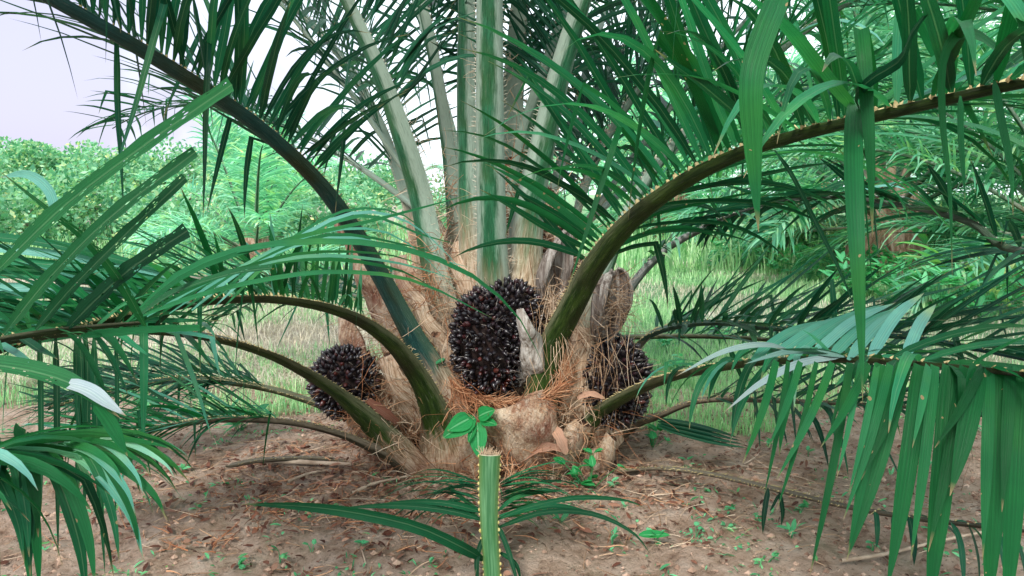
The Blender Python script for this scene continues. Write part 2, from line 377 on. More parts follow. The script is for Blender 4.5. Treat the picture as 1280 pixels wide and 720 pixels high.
def make_frond(parent, P, W, upref, rng, t0=.35, n=60, L=.6, lw=.035, ang=(70, 35), lift=(.05, .45), droop=.8, dj=.4,
               lmat=('leaf', 'leaf_bright', 'silver'), pmat='pet', segs=8, sides=(1, 1), sp=True, spmat='spine', bead=.009, thick=.75, t1=1.0, extra=None, cap=None,
               lscale=(.6, 1, .45), label=None, kinkp=.12, wr=(0, 1), wob=.02, origin=None, skip=None, cut_extra=False, spl=.018):
    fr = frames(P, upref); cum = [0]
    for i in range(1, len(P)): cum.append(cum[-1] + (P[i] - P[i - 1]).length)
    tot = cum[-1]
    def samp(t):
        x = t * tot; k = 0
        lo, hi = 0, len(cum) - 1
        while lo < hi - 1:
            mid = (lo + hi) // 2
            if cum[mid] <= x: lo = mid
            else: hi = mid
        f = (x - cum[lo]) / max(1e-6, cum[lo + 1] - cum[lo])
        T, U, S = fr[lo]
        return P[lo].lerp(P[lo + 1], f), lerp(W[lo], W[lo + 1], f), T, U, S
    loc = origin if origin is not None else P[0]
    a = MB(); rachis(a, P, W, fr, thick, cap=1 if cap else None)
    fo = a.build('frond', [M[pmat]] + ([M['cut']] if cap else []), parent, loc)
    if label: fo['label'] = label
    b = MB(); c = MB(); rm = random.Random(n * 13 + int(L * 100)); multi_ = not isinstance(lmat, str)
    for sd in (-1, 1):
        if n and sides[(sd + 1) // 2]:
            ns = int(n * sides[(sd + 1) // 2])
            for i in range(ns):
                f = (i + rng.uniform(-.3, .3)) / ns; f = min(max(f, 0), 1)
                t = lerp(t0, t1, f)
                q, w_, T, U, S = samp(min(t, .999))
                if skip and skip(q, sd): continue
                prof = lerp(lscale[0], lscale[1], min(1, f / .35)) if f < .35 else lerp(lscale[1], lscale[2], ((f - .35) / .65) ** 1.5)
                A = R(lerp(ang[0], ang[1], f) + rng.gauss(0, 6))
                lf = rng.uniform(*lift) if rng.random() < .5 else lift[0] + (lift[1] - lift[0]) * (.1 if i % 2 else .9) + rng.gauss(0, .06)
                d = (S * sd * math.sin(A) + T * math.cos(A)) * math.cos(lf) + U * math.sin(lf)
                start = q + S * sd * w_ * .42 + U * w_ * .05
                ln = L * prof * rng.uniform(.82, 1.1)
                kk = rng.randrange(2, segs - 1) if rng.random() < kinkp else None
                Q = grow(start, d, ln, max(.1, droop + rng.gauss(0, dj)), segs, rng, kk, wob)
                nrm = (U + S * sd * -.3 + rv(rng) * .25)
                ribbon(b, Q, nrm, lw * rng.uniform(.75, 1.15) * (.6 + .4 * prof), rng.uniform(*wr), rng.uniform(.1, .5), m=rm.choice((0, 0, 0, 0, 0, 0, 1, 1, 1, 2)) if multi_ else 0)
                if bead and rng.random() > .12: cone(c, start - d * .003, (d + U * .6), bead * (.6 + .4 * w_ / max(W)) * rng.uniform(.55, 1.3), bead * rng.uniform(1.3, 2.4), rng.random())
        if sp:   # margin spines on the petiole
            nspn = int(t0 * tot / .017)
            for i in range(nspn):
                t = lerp(.1, t0, (i + rng.random()) / max(1, nspn))
                q, w_, T, U, S = samp(t)
                d = S * sd + T * rng.uniform(-.2, .9) + U * rng.uniform(-.2, .6)
                cone(c, q + S * sd * w_ * .47, d, .0022, spl * rng.uniform(.5, 1.5), rng.random(), sides=3)
    if b.f: b.build('leaflets', M[lmat] if isinstance(lmat, str) else [M[x] for x in lmat], fo, (0, 0, 0))
    if c.f: c.build('spines', M[spmat], fo, (0, 0, 0))
    for h in (extra or ()):
        e = MB(); h(e); o = e.build('leaflet', M[lmat] if isinstance(lmat, str) else [M[x] for x in lmat], fo, (0, 0, 0))
    for ch in fo.children: ch.location = (-loc[0], -loc[1], -loc[2])
    return fo

def px_path(pts, n=40):
    C = [at(x, y, Y) for x, y, Y, w_ in pts]; Wc = [w_ / F * Y for x, y, Y, w_ in pts]
    P = cat_rom(C, n); segs = len(pts) - 1; W = []
    for i in range(n + 1):
        x = i / n * segs; k = min(int(x), segs - 1); W.append(lerp(Wc[k], Wc[k + 1], x - k))
    return P, W
def hero(pts, width, r=.5, nrm=Vector((0, -1, .3)), fold=.3, cut=False, n=14, m=0, base=.3):
    """one single large leaflet along measured points"""
    def f(mb):
        P = cat_rom([at(*q) for q in pts], n)
        ribbon(mb, P, nrm, width, r, fold, cut=cut, m=m, base=base)
    return f
def multi(*fs): return fs

# ------------------------------------------------------------------ the main oil palm
rng = random.Random(7)
palm = empty('oil_palm', (0, 3.5, 0))
tag(palm, 'large fruiting oil palm with black fruit bunches and fibrous trunk standing on bare soil', 'palm tree')
ORG = Vector((0, 3.5, 0))
def W2P(o):  # children are laid out in world coordinates, the parent sits at ORG
    o.location = Vector(o.location) - ORG; return o
ref = default_ref(AX)
def fr_(pts, **kw):
    n = kw.pop('np', 44); P, W = px_path(pts, n)
    sd = kw.pop('seed', None); r_ = random.Random(sd if sd is not None else rng.random())
    return W2P(make_frond(palm, P, W, kw.pop('ref', ref), r_, **kw))

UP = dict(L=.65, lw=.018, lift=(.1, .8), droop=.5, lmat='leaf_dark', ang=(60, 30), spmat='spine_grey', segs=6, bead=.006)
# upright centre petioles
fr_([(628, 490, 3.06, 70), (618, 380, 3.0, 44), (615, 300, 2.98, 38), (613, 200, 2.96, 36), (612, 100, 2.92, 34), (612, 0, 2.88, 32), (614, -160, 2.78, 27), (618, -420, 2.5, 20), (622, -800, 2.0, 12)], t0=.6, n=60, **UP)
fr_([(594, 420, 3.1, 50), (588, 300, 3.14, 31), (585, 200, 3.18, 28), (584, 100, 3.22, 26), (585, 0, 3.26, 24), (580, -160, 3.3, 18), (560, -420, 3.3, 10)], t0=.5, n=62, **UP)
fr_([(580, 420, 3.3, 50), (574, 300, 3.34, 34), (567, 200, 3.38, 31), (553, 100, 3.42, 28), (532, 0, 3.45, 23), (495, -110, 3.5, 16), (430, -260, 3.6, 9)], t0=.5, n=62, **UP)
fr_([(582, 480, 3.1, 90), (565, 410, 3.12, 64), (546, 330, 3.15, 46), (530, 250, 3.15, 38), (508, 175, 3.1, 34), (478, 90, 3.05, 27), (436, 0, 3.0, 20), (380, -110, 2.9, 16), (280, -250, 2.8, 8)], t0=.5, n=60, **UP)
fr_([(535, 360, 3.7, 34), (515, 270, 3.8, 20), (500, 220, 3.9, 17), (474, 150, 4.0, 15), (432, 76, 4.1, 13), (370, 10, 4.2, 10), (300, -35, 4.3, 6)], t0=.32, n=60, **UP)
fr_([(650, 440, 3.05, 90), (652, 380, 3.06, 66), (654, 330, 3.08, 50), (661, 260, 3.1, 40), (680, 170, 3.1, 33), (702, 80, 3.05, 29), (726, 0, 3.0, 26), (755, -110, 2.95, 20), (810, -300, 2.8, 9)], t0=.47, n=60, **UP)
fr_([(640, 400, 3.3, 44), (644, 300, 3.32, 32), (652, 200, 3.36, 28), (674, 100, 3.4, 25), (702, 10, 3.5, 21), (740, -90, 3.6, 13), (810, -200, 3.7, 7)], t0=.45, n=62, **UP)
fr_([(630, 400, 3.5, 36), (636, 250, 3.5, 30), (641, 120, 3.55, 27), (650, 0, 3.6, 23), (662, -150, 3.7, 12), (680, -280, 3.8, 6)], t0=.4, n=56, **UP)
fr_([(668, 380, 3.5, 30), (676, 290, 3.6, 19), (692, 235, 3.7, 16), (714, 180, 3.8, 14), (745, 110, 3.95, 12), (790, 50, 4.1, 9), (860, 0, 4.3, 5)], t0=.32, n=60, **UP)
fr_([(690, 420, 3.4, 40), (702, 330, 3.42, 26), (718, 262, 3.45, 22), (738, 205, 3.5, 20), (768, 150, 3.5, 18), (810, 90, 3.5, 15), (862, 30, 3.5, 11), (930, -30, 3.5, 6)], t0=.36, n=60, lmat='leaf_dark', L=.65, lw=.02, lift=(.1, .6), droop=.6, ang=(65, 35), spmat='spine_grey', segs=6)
# silver base that carries on up right behind the big arch
fr_([(705, 520, 3.1, 40), (722, 440, 3.12, 60), (738, 370, 3.15, 48), (762, 305, 3.2, 34), (800, 228, 3.25, 26), (855, 162, 3.3, 20), (921, 105, 3.3, 17), (1000, 40, 3.3, 14), (1058, 2, 3.3, 12), (1160, -50, 3.3, 7)], t0=.42, n=84, L=.7, lw=.022, lift=(0, .6), droop=.9, ang=(68, 35), lmat=('leaf', 'leaf_bright', 'silver'), spmat='spine_grey')
# big dark arch, upper left
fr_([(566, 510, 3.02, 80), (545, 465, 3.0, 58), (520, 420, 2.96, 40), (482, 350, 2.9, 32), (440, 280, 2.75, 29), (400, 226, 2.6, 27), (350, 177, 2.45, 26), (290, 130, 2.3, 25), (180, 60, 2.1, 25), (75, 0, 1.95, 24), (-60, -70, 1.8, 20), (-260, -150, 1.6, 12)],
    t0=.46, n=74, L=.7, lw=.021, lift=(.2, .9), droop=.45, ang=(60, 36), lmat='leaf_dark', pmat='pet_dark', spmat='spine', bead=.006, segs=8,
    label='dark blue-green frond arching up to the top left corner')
# lower left arches
fr_([(560, 590, 3.02, 60), (556, 560, 3.0, 72), (548, 525, 2.95, 48), (532, 482, 2.88, 36), (500, 435, 2.76, 30), (460, 402, 2.62, 25), (410, 381, 2.46, 22), (340, 370, 2.25, 19), (260, 373, 2.05, 18), (190, 386, 1.9, 17), (100, 406, 1.75, 15), (20, 430, 1.62, 12), (-90, 470, 1.5, 7)],
    t0=.42, n=84, L=.42, lw=.015, lift=(.25, .75), droop=.3, dj=.2, ang=(38, 30), lmat=('leaf', 'leaf_bright', 'silver'), pmat='pet_olive', bead=.006,
    label='olive-stalked lower frond arching left, its base bulging and tan')
fr_([(525, 580, 3.05, 70), (492, 545, 2.98, 66), (455, 510, 2.9, 46), (425, 487, 2.82, 32), (392, 466, 2.72, 27), (345, 442, 2.55, 22), (290, 424, 2.35, 19), (225, 413, 2.1, 17), (140, 409, 1.8, 17), (60, 416, 1.55, 16), (-10, 428, 1.35, 15), (-120, 460, 1.15, 10)],
    t0=.55, n=44, L=.42, lw=.018, lift=(.1, .6), droop=.5, dj=.4, ang=(45, 35), lmat=('leaf', 'leaf_bright', 'silver'), pmat='pet_olive', bead=.006, sides=(.6, .6), kinkp=.05)
fr_([(480, 530, 3.4, 40), (390, 500, 3.4, 16), (340, 485, 3.35, 14), (280, 475, 3.3, 13), (220, 473, 3.2, 12), (150, 485, 3.1, 10), (60, 510, 3.0, 6)], t0=.4, n=84, L=.4, lw=.014, lift=(.0, .6), droop=.5, ang=(42, 30), lmat='leaf_dark', pmat='pet_olive', bead=.004)
fr_([(560, 600, 3.1, 70), (530, 588, 3.04, 50), (482, 562, 2.96, 30), (430, 540, 2.9, 19), (370, 525, 2.8, 17), (300, 521, 2.7, 15), (240, 526, 2.6, 12), (150, 545, 2.45, 9), (40, 580, 2.3, 6)], t0=.5, n=76, L=.4, lw=.013, lift=(.05, .6), droop=.45, ang=(40, 28), lmat=('leaf', 'leaf_bright', 'silver'), pmat='pet_brown', bead=.004)
# the big arch to the right
fr_([(668, 575, 3.02, 56), (672, 520, 2.98, 52), (678, 478, 2.95, 44), (690, 430, 2.92, 39), (715, 380, 2.82, 37), (745, 325, 2.68, 34), (790, 271, 2.5, 31), (850, 226, 2.3, 28), (920, 190, 2.1, 25), (1000, 164, 1.9, 24), (1100, 140, 1.7, 23), (1190, 119, 1.55, 22), (1285, 99, 1.42, 21), (1420, 80, 1.25, 16), (1600, 80, 1.1, 8)],
    t0=.33, n=74, L=.82, lw=.029, lift=(.1, .85), droop=.55, ang=(72, 45), lmat=['leaf', 'leaf_bright', 'silver'], pmat='pet_olive', spmat='spine', bead=.0095, spl=.012, segs=9, kinkp=.1, np=60,
    label='olive frond arching high over the right side with tan thorns',
    extra=multi(hero([(985, -30, 1.25), (955, 40, 1.22), (938, 100, 1.2), (940, 180, 1.2), (948, 290, 1.2)], .036, .55, m=1),
                hero([(1068, 125, 1.72), (1064, 190, 1.5), (1068, 300, 1.4), (1075, 420, 1.38), (1078, 500, 1.36)], .040, .6, m=1),
                hero([(1268, 80, 1.5), (1210, 40, 1.35), (1178, 70, 1.3), (1176, 150, 1.3), (1186, 240, 1.3), (1190, 345, 1.3)], .020, .5, m=1),
                hero([(1242, 100, 1.45), (1250, 150, 1.4), (1262, 210, 1.4), (1266, 270, 1.4)], .016, .8, m=1),
                hero([(968, 188, 1.95), (990, 220, 1.9), (1020, 280, 1.9), (1050, 340, 1.9), (1072, 395, 1.9)], .012, .2),
                hero([(1075, 140, 1.7), (1068, 120, 1.6), (1090, 98, 1.5), (1125, 75, 1.4), (1140, 40, 1.3), (1180, -10, 1.2)], .022, .1),
                hero([(1200, 120, 1.5), (1200, 170, 1.45), (1206, 250, 1.4)], .012, .6, m=1)))
# right side, lower arches
RL = dict(lmat=('leaf', 'leaf_bright', 'silver'), bead=.005)
fr_([(745, 450, 3.4, 34), (782, 362, 3.4, 26), (822, 316, 3.38, 20), (849, 297, 3.35, 18), (886, 279, 3.3, 15), (924, 265, 3.2, 13), (987, 249, 3.1, 11), (1062, 243, 2.95, 8), (1130, 246, 2.8, 4)],
    t0=.3, n=40, L=.34, lw=.02, lift=(.0, .4), droop=.4, ang=(62, 40), pmat='pet_grey', spmat='spine_grey', **RL)
fr_([(770, 470, 3.4, 30), (800, 425, 3.3, 20), (830, 409, 3.2, 16), (875, 402, 3.05, 13), (924, 403, 2.9, 12), (980, 410, 2.75, 11), (1060, 415, 2.6, 11), (1137, 420, 2.45, 10), (1212, 433, 2.3, 10), (1290, 450, 2.2, 8), (1400, 480, 2.1, 5)],
    t0=.2, n=60, L=.5, lw=.022, lift=(.15, .7), droop=.15, dj=.1, ang=(40, 28), pmat='pet_dark', lmat='leaf_dark', bead=.004)
fr_([(670, 605, 3.1, 84), (704, 566, 3.0, 52), (745, 515, 2.95, 30), (790, 486, 2.75, 27), (840, 466, 2.5, 24), (890, 457, 2.25, 20), (950, 449, 2.05, 17), (1050, 446, 1.8, 15), (1150, 452, 1.6, 14), (1285, 466, 1.45, 13), (1420, 490, 1.3, 9)],
    t0=.5, n=26, L=.34, lw=.022, lift=(-.1, .5), droop=1.5, dj=1.0, ang=(65, 45), lscale=(.7, 1, .8), pmat='pet_olive', lmat=['leaf', 'leaf_bright', 'silver', 'greyleaf'], bead=.006, sides=(1, 1), np=56,
    label='low frond at the right with leaflets hanging to the ground',
    extra=multi(*[hero([(x0, 455 + (x0 - 1100) * .03, 1.5), (x0 + dx * .25, 455 + (yl - 455) * .3, 1.43), (x0 + dx * .6, 455 + (yl - 455) * .65, 1.39), (x0 + dx, yl, 1.36)], wd, rr, m=1, fold=.15, base=.8)
                  for x0, dx, yl, wd, rr in ((1100, -40, 690, .024, .5), (1128, -70, 700, .032, .3), (1150, -42, 740, .036, .35), (1188, -30, 780, .044, .25), (1222, -35, 620, .042, .3), (1246, -12, 780, .046, .3), (1275, -20, 800, .04, .45), (1112, -58, 650, .018, .7), (1168, -30, 700, .022, .6), (1205, -45, 690, .026, .15), (1236, -8, 700, .024, .6), (1262, -10, 640, .026, .2), (1062, -50, 720, .016, .2), (1096, -36, 620, .014, .8), (1136, -60, 600, .016, .1), (1075, -30, 600, .012, .9), (1020, -50, 640, .011, .3), (985, -30, 620, .010, .2), (1160, -20, 560, .018, .9), (1228, -60, 560, .02, .05), (1085, -60, 560, .018, .5), (1040, -70, 600, .016, .6), (1000, -40, 560, .014, .6), (970, -42, 580, .015, .5))],
                *[hero([(x0, 450, 1.75), (x0 + dx * .5, 450 - dy * .65, 1.85), (x0 + dx, 450 - dy, 1.98)], .026, rr, m=2, nrm=Vector((0, -.5, 1)))
                  for x0, dx, dy, rr in ((960, 120, 60, .6), (985, 120, 70, .5), (1010, 110, 72, .9), (1035, 90, 66, .6), (1060, 75, 66, .8), (1085, 70, 84, .9), (1130, 40, 70, .9), (940, 90, 50, .5))],
                hero([(1000, 447, 1.8), (960, 432, 1.75), (905, 440, 1.72), (845, 470, 1.75)], .018, .7, m=3, nrm=Vector((0, -.6, 1))),
                hero([(1050, 446, 1.7), (1000, 455, 1.62), (950, 480, 1.58), (905, 515, 1.6)], .02, .8, m=3, nrm=Vector((0, -.6, 1))),
                hero([(1055, 446, 1.7), (990, 440, 1.65), (930, 455, 1.62)], .018, .5, m=3, nrm=Vector((0, -.6, 1)))))
fr_([(730, 580, 3.3, 30), (790, 530, 3.2, 22), (820, 518, 3.1, 18), (856, 503, 3.0, 15), (892, 497, 2.9, 13), (964, 499, 2.75, 10), (1073, 504, 2.5, 8), (1180, 512, 2.3, 7), (1300, 530, 2.1, 5)],
    t0=.4, n=34, L=.36, lw=.02, lift=(.0, .5), droop=.5, dj=.5, ang=(45, 30), pmat='pet_brown', lmat='leaf_dark', bead=.004,
    extra=[hero([(822, 524 + i * 3, 3.05), (860, 530 + i * 5, 3.0), (900, 540 + i * 5, 2.95), (925 + i * 4, 548 + i * 4, 2.9)], .022, .2 + .2 * i, nrm=Vector((0, -.8, 1))) for i in range(4)])
fr_([(720, 600, 3.1, 26), (760, 590, 3.0, 12), (820, 584, 2.9, 10), (880, 590, 2.75, 10), (940, 603, 2.6, 10), (1000, 618, 2.45, 10), (1070, 634, 2.3, 10), (1150, 647, 2.15, 10), (1240, 658, 2.0, 8), (1330, 668, 1.9, 5)],
    t0=.72, n=9, L=.2, lw=.02, lift=(-.5, -.2), droop=2, ang=(60, 40), pmat='pet_brown', lmat='leaf_dark', bead=.004, sp=True,
    extra=multi(hero([(960, 610, 2.5), (955, 640, 2.48), (953, 668, 2.47)], .018, 0), hero([(974, 615, 2.5), (978, 640, 2.5), (976, 658, 2.5)], .015, .1), hero([(973, 618, 2.5), (962, 640, 2.5)], .01, .1)),
    label='stripped brown frond stalk lying low to the right')
fr_([(700, 602, 3.1, 20), (760, 598, 3.0, 9), (820, 601, 2.9, 9), (860, 606, 2.85, 9), (888, 612, 2.8, 5)], n=0, t0=.9, pmat='pet_brown', spl=.008, label='short dead stalk on the soil')
fr_([(500, 590, 3.2, 30), (440, 577, 3.15, 13), (390, 571, 3.1, 11), (330, 573, 3.05, 11), (290, 580, 3.0, 9), (284, 583, 3.0, 3)], n=0, t0=.95, pmat='pet_brown', label='broken leafless stalk low on the left', spl=.01)
fr_([(590, 590, 3.1, 30), (520, 600, 3.02, 16), (480, 613, 2.95, 13), (452, 628, 2.9, 8)], n=0, t0=.5, pmat='pet_brown', spl=.01, label='dry grey stalk stub bent to the soil')

# fronds of the palm's far side, filling in behind
def auto(az, el, L, bend, w0, t0, n, lw=.026, LL=.6, base_r=.25, bz=.9, **kw):
    d = Vector((math.cos(R(az)) * math.cos(R(el)), math.sin(R(az)) * math.cos(R(el)), math.sin(R(el))))
    p = ORG + Vector((math.cos(R(az)) * base_r, math.sin(R(az)) * base_r, bz)); P = [p - d * .2]; k = 34; W = [w0 * 1.6]
    for i in range(k):
        f = i / k; P.append(p.copy()); W.append(w0 * (1 - .88 * f)); d = (d + Vector((0, 0, -1)) * bend * (.3 + f) / k).normalized(); p = p + d * L / k
    r_ = random.Random(int(az * 7 + el))
    return W2P(make_frond(palm, P, W, ref, r_, t0=t0, n=n, L=LL, lw=lw, segs=6, **kw))
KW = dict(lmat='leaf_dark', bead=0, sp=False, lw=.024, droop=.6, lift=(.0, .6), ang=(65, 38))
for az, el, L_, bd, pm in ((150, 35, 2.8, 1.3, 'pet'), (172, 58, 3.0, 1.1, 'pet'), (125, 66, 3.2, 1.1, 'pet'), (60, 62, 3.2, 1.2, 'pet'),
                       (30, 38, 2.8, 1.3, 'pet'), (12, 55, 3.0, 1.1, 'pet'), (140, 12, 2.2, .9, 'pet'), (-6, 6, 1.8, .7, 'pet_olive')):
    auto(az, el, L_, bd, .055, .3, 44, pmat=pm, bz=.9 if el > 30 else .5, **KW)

# a frond whose broad blades lie in rows behind the torn leaflets
P, W = px_path([(-300, 470, 1.75, 16), (-160, 400, 1.8, 14), (-70, 330, 1.85, 12), (-30, 285, 1.9, 8)], 16)
rl = random.Random(77)
W2P(make_frond(palm, P, W, ref, random.Random(5), n=0, t0=.9, sp=False, pmat='pet_olive', lmat=['leaf', 'leaf_bright', 'silver'],
    extra=[hero([(-60 + rl.uniform(-10, 10), 292 + 13 * i, 1.86), (60, 306 + 10.5 * i + rl.uniform(-4, 4), 1.88), (170, 332 + 7 * i + rl.uniform(-4, 4), 1.92), (215 + rl.uniform(-30, 70), 352 + 5.2 * i + rl.uniform(-4, 6), 1.98)], .025, rl.uniform(.2, 1), m=(0, 2, 0, 1)[i % 4], nrm=Vector((0, -1, .9)), fold=.2) for i in range(12)]))

# near left: torn broad leaflets of the low left frond's tip, close to the camera
P, W = px_path([(-260, 560, 1.0, 16), (-140, 480, 1.1, 16), (-30, 430, 1.2, 15), (60, 412, 1.28, 15), (130, 405, 1.36, 12), (175, 402, 1.42, 8)], 20)
near = make_frond(palm, P, W, ref, random.Random(3), n=0, t0=.9, sp=False, pmat='pet_olive', lmat=['leaf_torn', 'leaf_bright', 'silver', 'greyleaf'],
    label='near left frond with torn broad leaflets and cut ends',
    extra=multi(hero([(-10, 345, 1.2), (80, 258, 1.2), (190, 175, 1.18), (290, 106, 1.16)], .025, .45, cut=True, m=0),
                hero([(5, 418, 1.25), (60, 350, 1.22), (140, 270, 1.2), (245, 190, 1.2)], .022, .25, cut=True),
                hero([(45, 412, 1.28), (90, 360, 1.26), (150, 300, 1.25), (232, 222, 1.25)], .02, .1, cut=True),
                hero([(85, 410, 1.3), (120, 375, 1.3), (165, 335, 1.3), (235, 288, 1.3)], .028, 0, cut=True),
                hero([(182, 408, 1.38), (150, 350, 1.3), (110, 300, 1.25), (70, 268, 1.22), (0, 214, 1.2)], .019, .5, nrm=Vector((0, -1, -.3))),
                hero([(72, 272, 1.22), (62, 238, 1.22), (35, 218, 1.22), (0, 222, 1.22)], .016, .9, m=2),
                hero([(160, 402, 1.5), (220, 345, 1.48), (300, 312, 1.5), (400, 302, 1.55), (500, 310, 1.62), (590, 345, 1.75), (650, 400, 1.95), (685, 470, 2.1)], .013, .85, m=1, nrm=Vector((0, -1, .5))),
                hero([(160, 402, 1.5), (240, 372, 1.5), (330, 350, 1.52), (420, 340, 1.6), (520, 352, 1.7), (620, 400, 1.9)], .010, .95, m=1, nrm=Vector((0, -1, .5))),
                hero([(170, 398, 1.45), (220, 365, 1.45), (290, 342, 1.45), (340, 335, 1.45)], .022, .3, cut=True, nrm=Vector((0, -.5, 1))),
                hero([(150, 410, 1.4), (240, 340, 1.45), (360, 300, 1.55), (470, 275, 1.65), (600, 240, 1.8)], .010, .6, m=1, nrm=Vector((0, -1, .5))),
                *[hero([(170 + 14 * i, 398 - i * 2, 1.5 + i * .05), (260 + 12 * i, 352 - i * 5, 1.55 + i * .05), (370 + 10 * i, 318 - i * 9 + (i % 3) * 12, 1.62 + i * .05), (480 + 6 * i, 318 - i * 7 + (i % 3) * 16, 1.75 + i * .05), (545 + 7 * ((i * 5) % 9), 338 - i * 4 + (i % 4) * 18, 1.9 + i * .05)], .008 + .004 * ((i * 7) % 3) / 2, .3 + .07 * i, m=(1, 2)[i % 2], nrm=Vector((0, -1, .7))) for i in range(9)],
                hero([(100, 420, 1.3), (190, 412, 1.32), (250, 410, 1.34)], .014, .6, cut=True, m=1, nrm=Vector((0, -1, .5))),
                hero([(-40, 452, .8), (30, 462, .8), (85, 478, .8), (120, 500, .8), (150, 522, .8)], .026, .5, m=0, nrm=Vector((0, -.45, 1))),
                hero([(78, 478, .8), (110, 488, .795), (135, 505, .79), (158, 520, .79)], .017, 1, m=3, nrm=Vector((0, -.45, 1))),
                hero([(120, 500, .8), (140, 530, .8), (160, 570, .8)], .015, .6, m=1)))
W2P(near)
# drooping frond at the bottom left, close by
P, W = px_path([(-200, 620, 1.0, 16), (-90, 585, 1.1, 14), (0, 562, 1.2, 10), (70, 552, 1.3, 8), (130, 545, 1.4, 6)], 20)
bl = []
r2 = random.Random(12)
for x0, y0, dx, yl, wd, rr, mm in ((10, 565, -25, 740, .026, .3, 0), (20, 560, 30, 740, .028, .5, 1), (45, 558, 75, 735, .030, .7, 1), (62, 556, 118, 700, .026, .55, 2), (80, 553, 90, 645, .02, .6, 2),
                                   (95, 552, 80, 690, .022, .4, 1), (30, 560, 8, 720, .03, .2, 0), (0, 566, -12, 650, .026, .8, 2), (-20, 570, 60, 745, .028, .6, 1), (-40, 575, 40, 740, .022, .35, 0), (110, 548, 70, 620, .016, .7, 2), (125, 548, 95, 600, .014, .8, 2)):
  for k_ in range(2):
    x0 += r2.uniform(-14, 10) * k_; dx += r2.uniform(-22, 22) * k_; yl += r2.uniform(-60, 40) * k_; mm = (mm + k_) % 2 if k_ else mm; rr = min(1, max(0, rr + r2.uniform(-.4, .2) * k_))
    bl.append(hero([(x0, y0, 1.25), (x0 + dx * .45, y0 + (yl - y0) * .18, 1.2), (x0 + dx * .85, y0 + (yl - y0) * .6, 1.17), (x0 + dx, yl, 1.16)], wd * .68, rr, m=mm, nrm=Vector((.3, -.8, .8))))
for x0, yl, wd in ((100, 690, .018), (118, 720, .022), (70, 700, .018), (145, 660, .012), (95, 600, .014), (108, 660, .02), (50, 640, .016)):
    bl.append(hero([(x0, 418, 1.6), (x0 + 2, 500, 1.55), (x0 + r2.uniform(-8, 14), yl, 1.52)], wd * .75, r2.random() * .35, m=0))
W2P(make_frond(palm, P, W, ref, random.Random(4), n=26, t0=.1, L=.3, lw=.022, droop=1.5, sp=False, bead=0, pmat='pet_olive', lmat=['leaf', 'leaf_bright', 'silver'], extra=multi(*bl),
    label='near frond drooping in the bottom left corner'))

# ------------------------------------------------------------------ the neighbour palm beyond the right edge
nb = empty('oil_palm', (4.3, 3.4, 0)); tag(nb, 'neighbouring palm whose long curved frond enters from the right edge', 'palm tree')
NBO = Vector((4.3, 3.4, 0)); nref = default_ref(NBO)
def nbf(P, W, **kw):
    f = make_frond(nb, P, W, nref, random.Random(kw.pop('seed')), **kw); f.location = Vector(f.location) - NBO; return f
C_ = [NBO + Vector((-.25, -.1, .9)), NBO + Vector((-.7, -.3, 1.05)), at(1420, 400, 2.7), at(1290, 312, 2.75), at(1212, 276, 2.8), at(1119, 254, 2.85), at(1040, 246, 2.95), at(960, 254, 3.05), at(880, 282, 3.2)]
C_[2] = C_[1].lerp(C_[3], .55) + Vector((0, 0, .05))
P = cat_rom(C_, 44); W = [lerp(.075, .012, min(1, i / 34)) for i in range(45)]
nbf(P, W, seed=8, t0=.34, n=62, L=.40, lw=.028, lift=(-.25, .3), droop=.35, dj=.15, ang=(42, 34), pmat='pet_grey', lmat='leaf_dark', spmat='spine_grey', bead=.004, kinkp=.04)
for sd, dd, LL_, bend in ((1, Vector((-.6, -.2, 1.2)), 3.2, 1.2), (2, Vector((-.5, .5, 1.3)), 3.2, 1.2), (3, Vector((.3, -.6, 1.2)), 3, 1.3), (4, Vector((.8, .3, .9)), 3, 1.3), (5, Vector((0, .9, .8)), 3, 1.3), (6, Vector((-.9, .25, .85)), 3.1, 1.1)):
    d = dd.normalized(); p = NBO + Vector((0, 0, .8)); P = []; W = []
    for i in range(31): f = i / 30; P.append(p.copy()); W.append(.08 * (1 - .88 * f)); d = (d + Vector((0, 0, -1)) * bend * (.3 + f) / 30).normalized(); p = p + d * LL_ / 30
    nbf(P, W, seed=40 + sd, t0=.3, n=60, L=.7, lw=.03, lift=(.1, .6), droop=.6, ang=(62, 36), sp=False, bead=0, lmat=('leaf', 'leaf_bright', 'silver'), segs=6)

# trunk: a lumpy fibre-covered bole
mb = MB(); NZ, NA = 60, 90
prof = [(0, .50), (.2, .50), (.45, .46), (.65, .40), (.85, .33), (1.05, .24), (1.2, .12), (1.3, .01)]
def rad(z):
    for (a, b), (c, d) in zip(prof, prof[1:]):
        if a <= z <= c: return lerp(b, d, (z - a) / (c - a))
    return .01
for j in range(NZ + 1):
    z = -.1 + 1.4 * j / NZ
    for i in range(NA):
        a = 2 * math.pi * i / NA
        r_ = rad(max(0, z)); q = Vector((math.cos(a), math.sin(a), z * 1.2))
        r_ *= 1 + .16 * noise.noise(q * 3.2) + .1 * noise.noise(q * 8) + .06 * noise.noise(Vector((math.cos(a) * 22, math.sin(a) * 22, z * 6)))
        mb.vert((math.cos(a) * r_, 3.5 + math.sin(a) * r_ * .85, z), (i / NA, z), .5)
for j in range(NZ):
    for i in range(NA):
        k = (i + 1) % NA; mb.face(j * NA + i, j * NA + k, (j + 1) * NA + k, (j + 1) * NA + i)
W2P(mb.build('trunk', M['trunk'], palm, ORG))
t_ = bpy.data.objects.new('trunk', palm.children[-1].data if 0 else [c for c in palm.children if c.name.startswith('trunk')][0].data); COL.objects.link(t_); t_.parent = nb

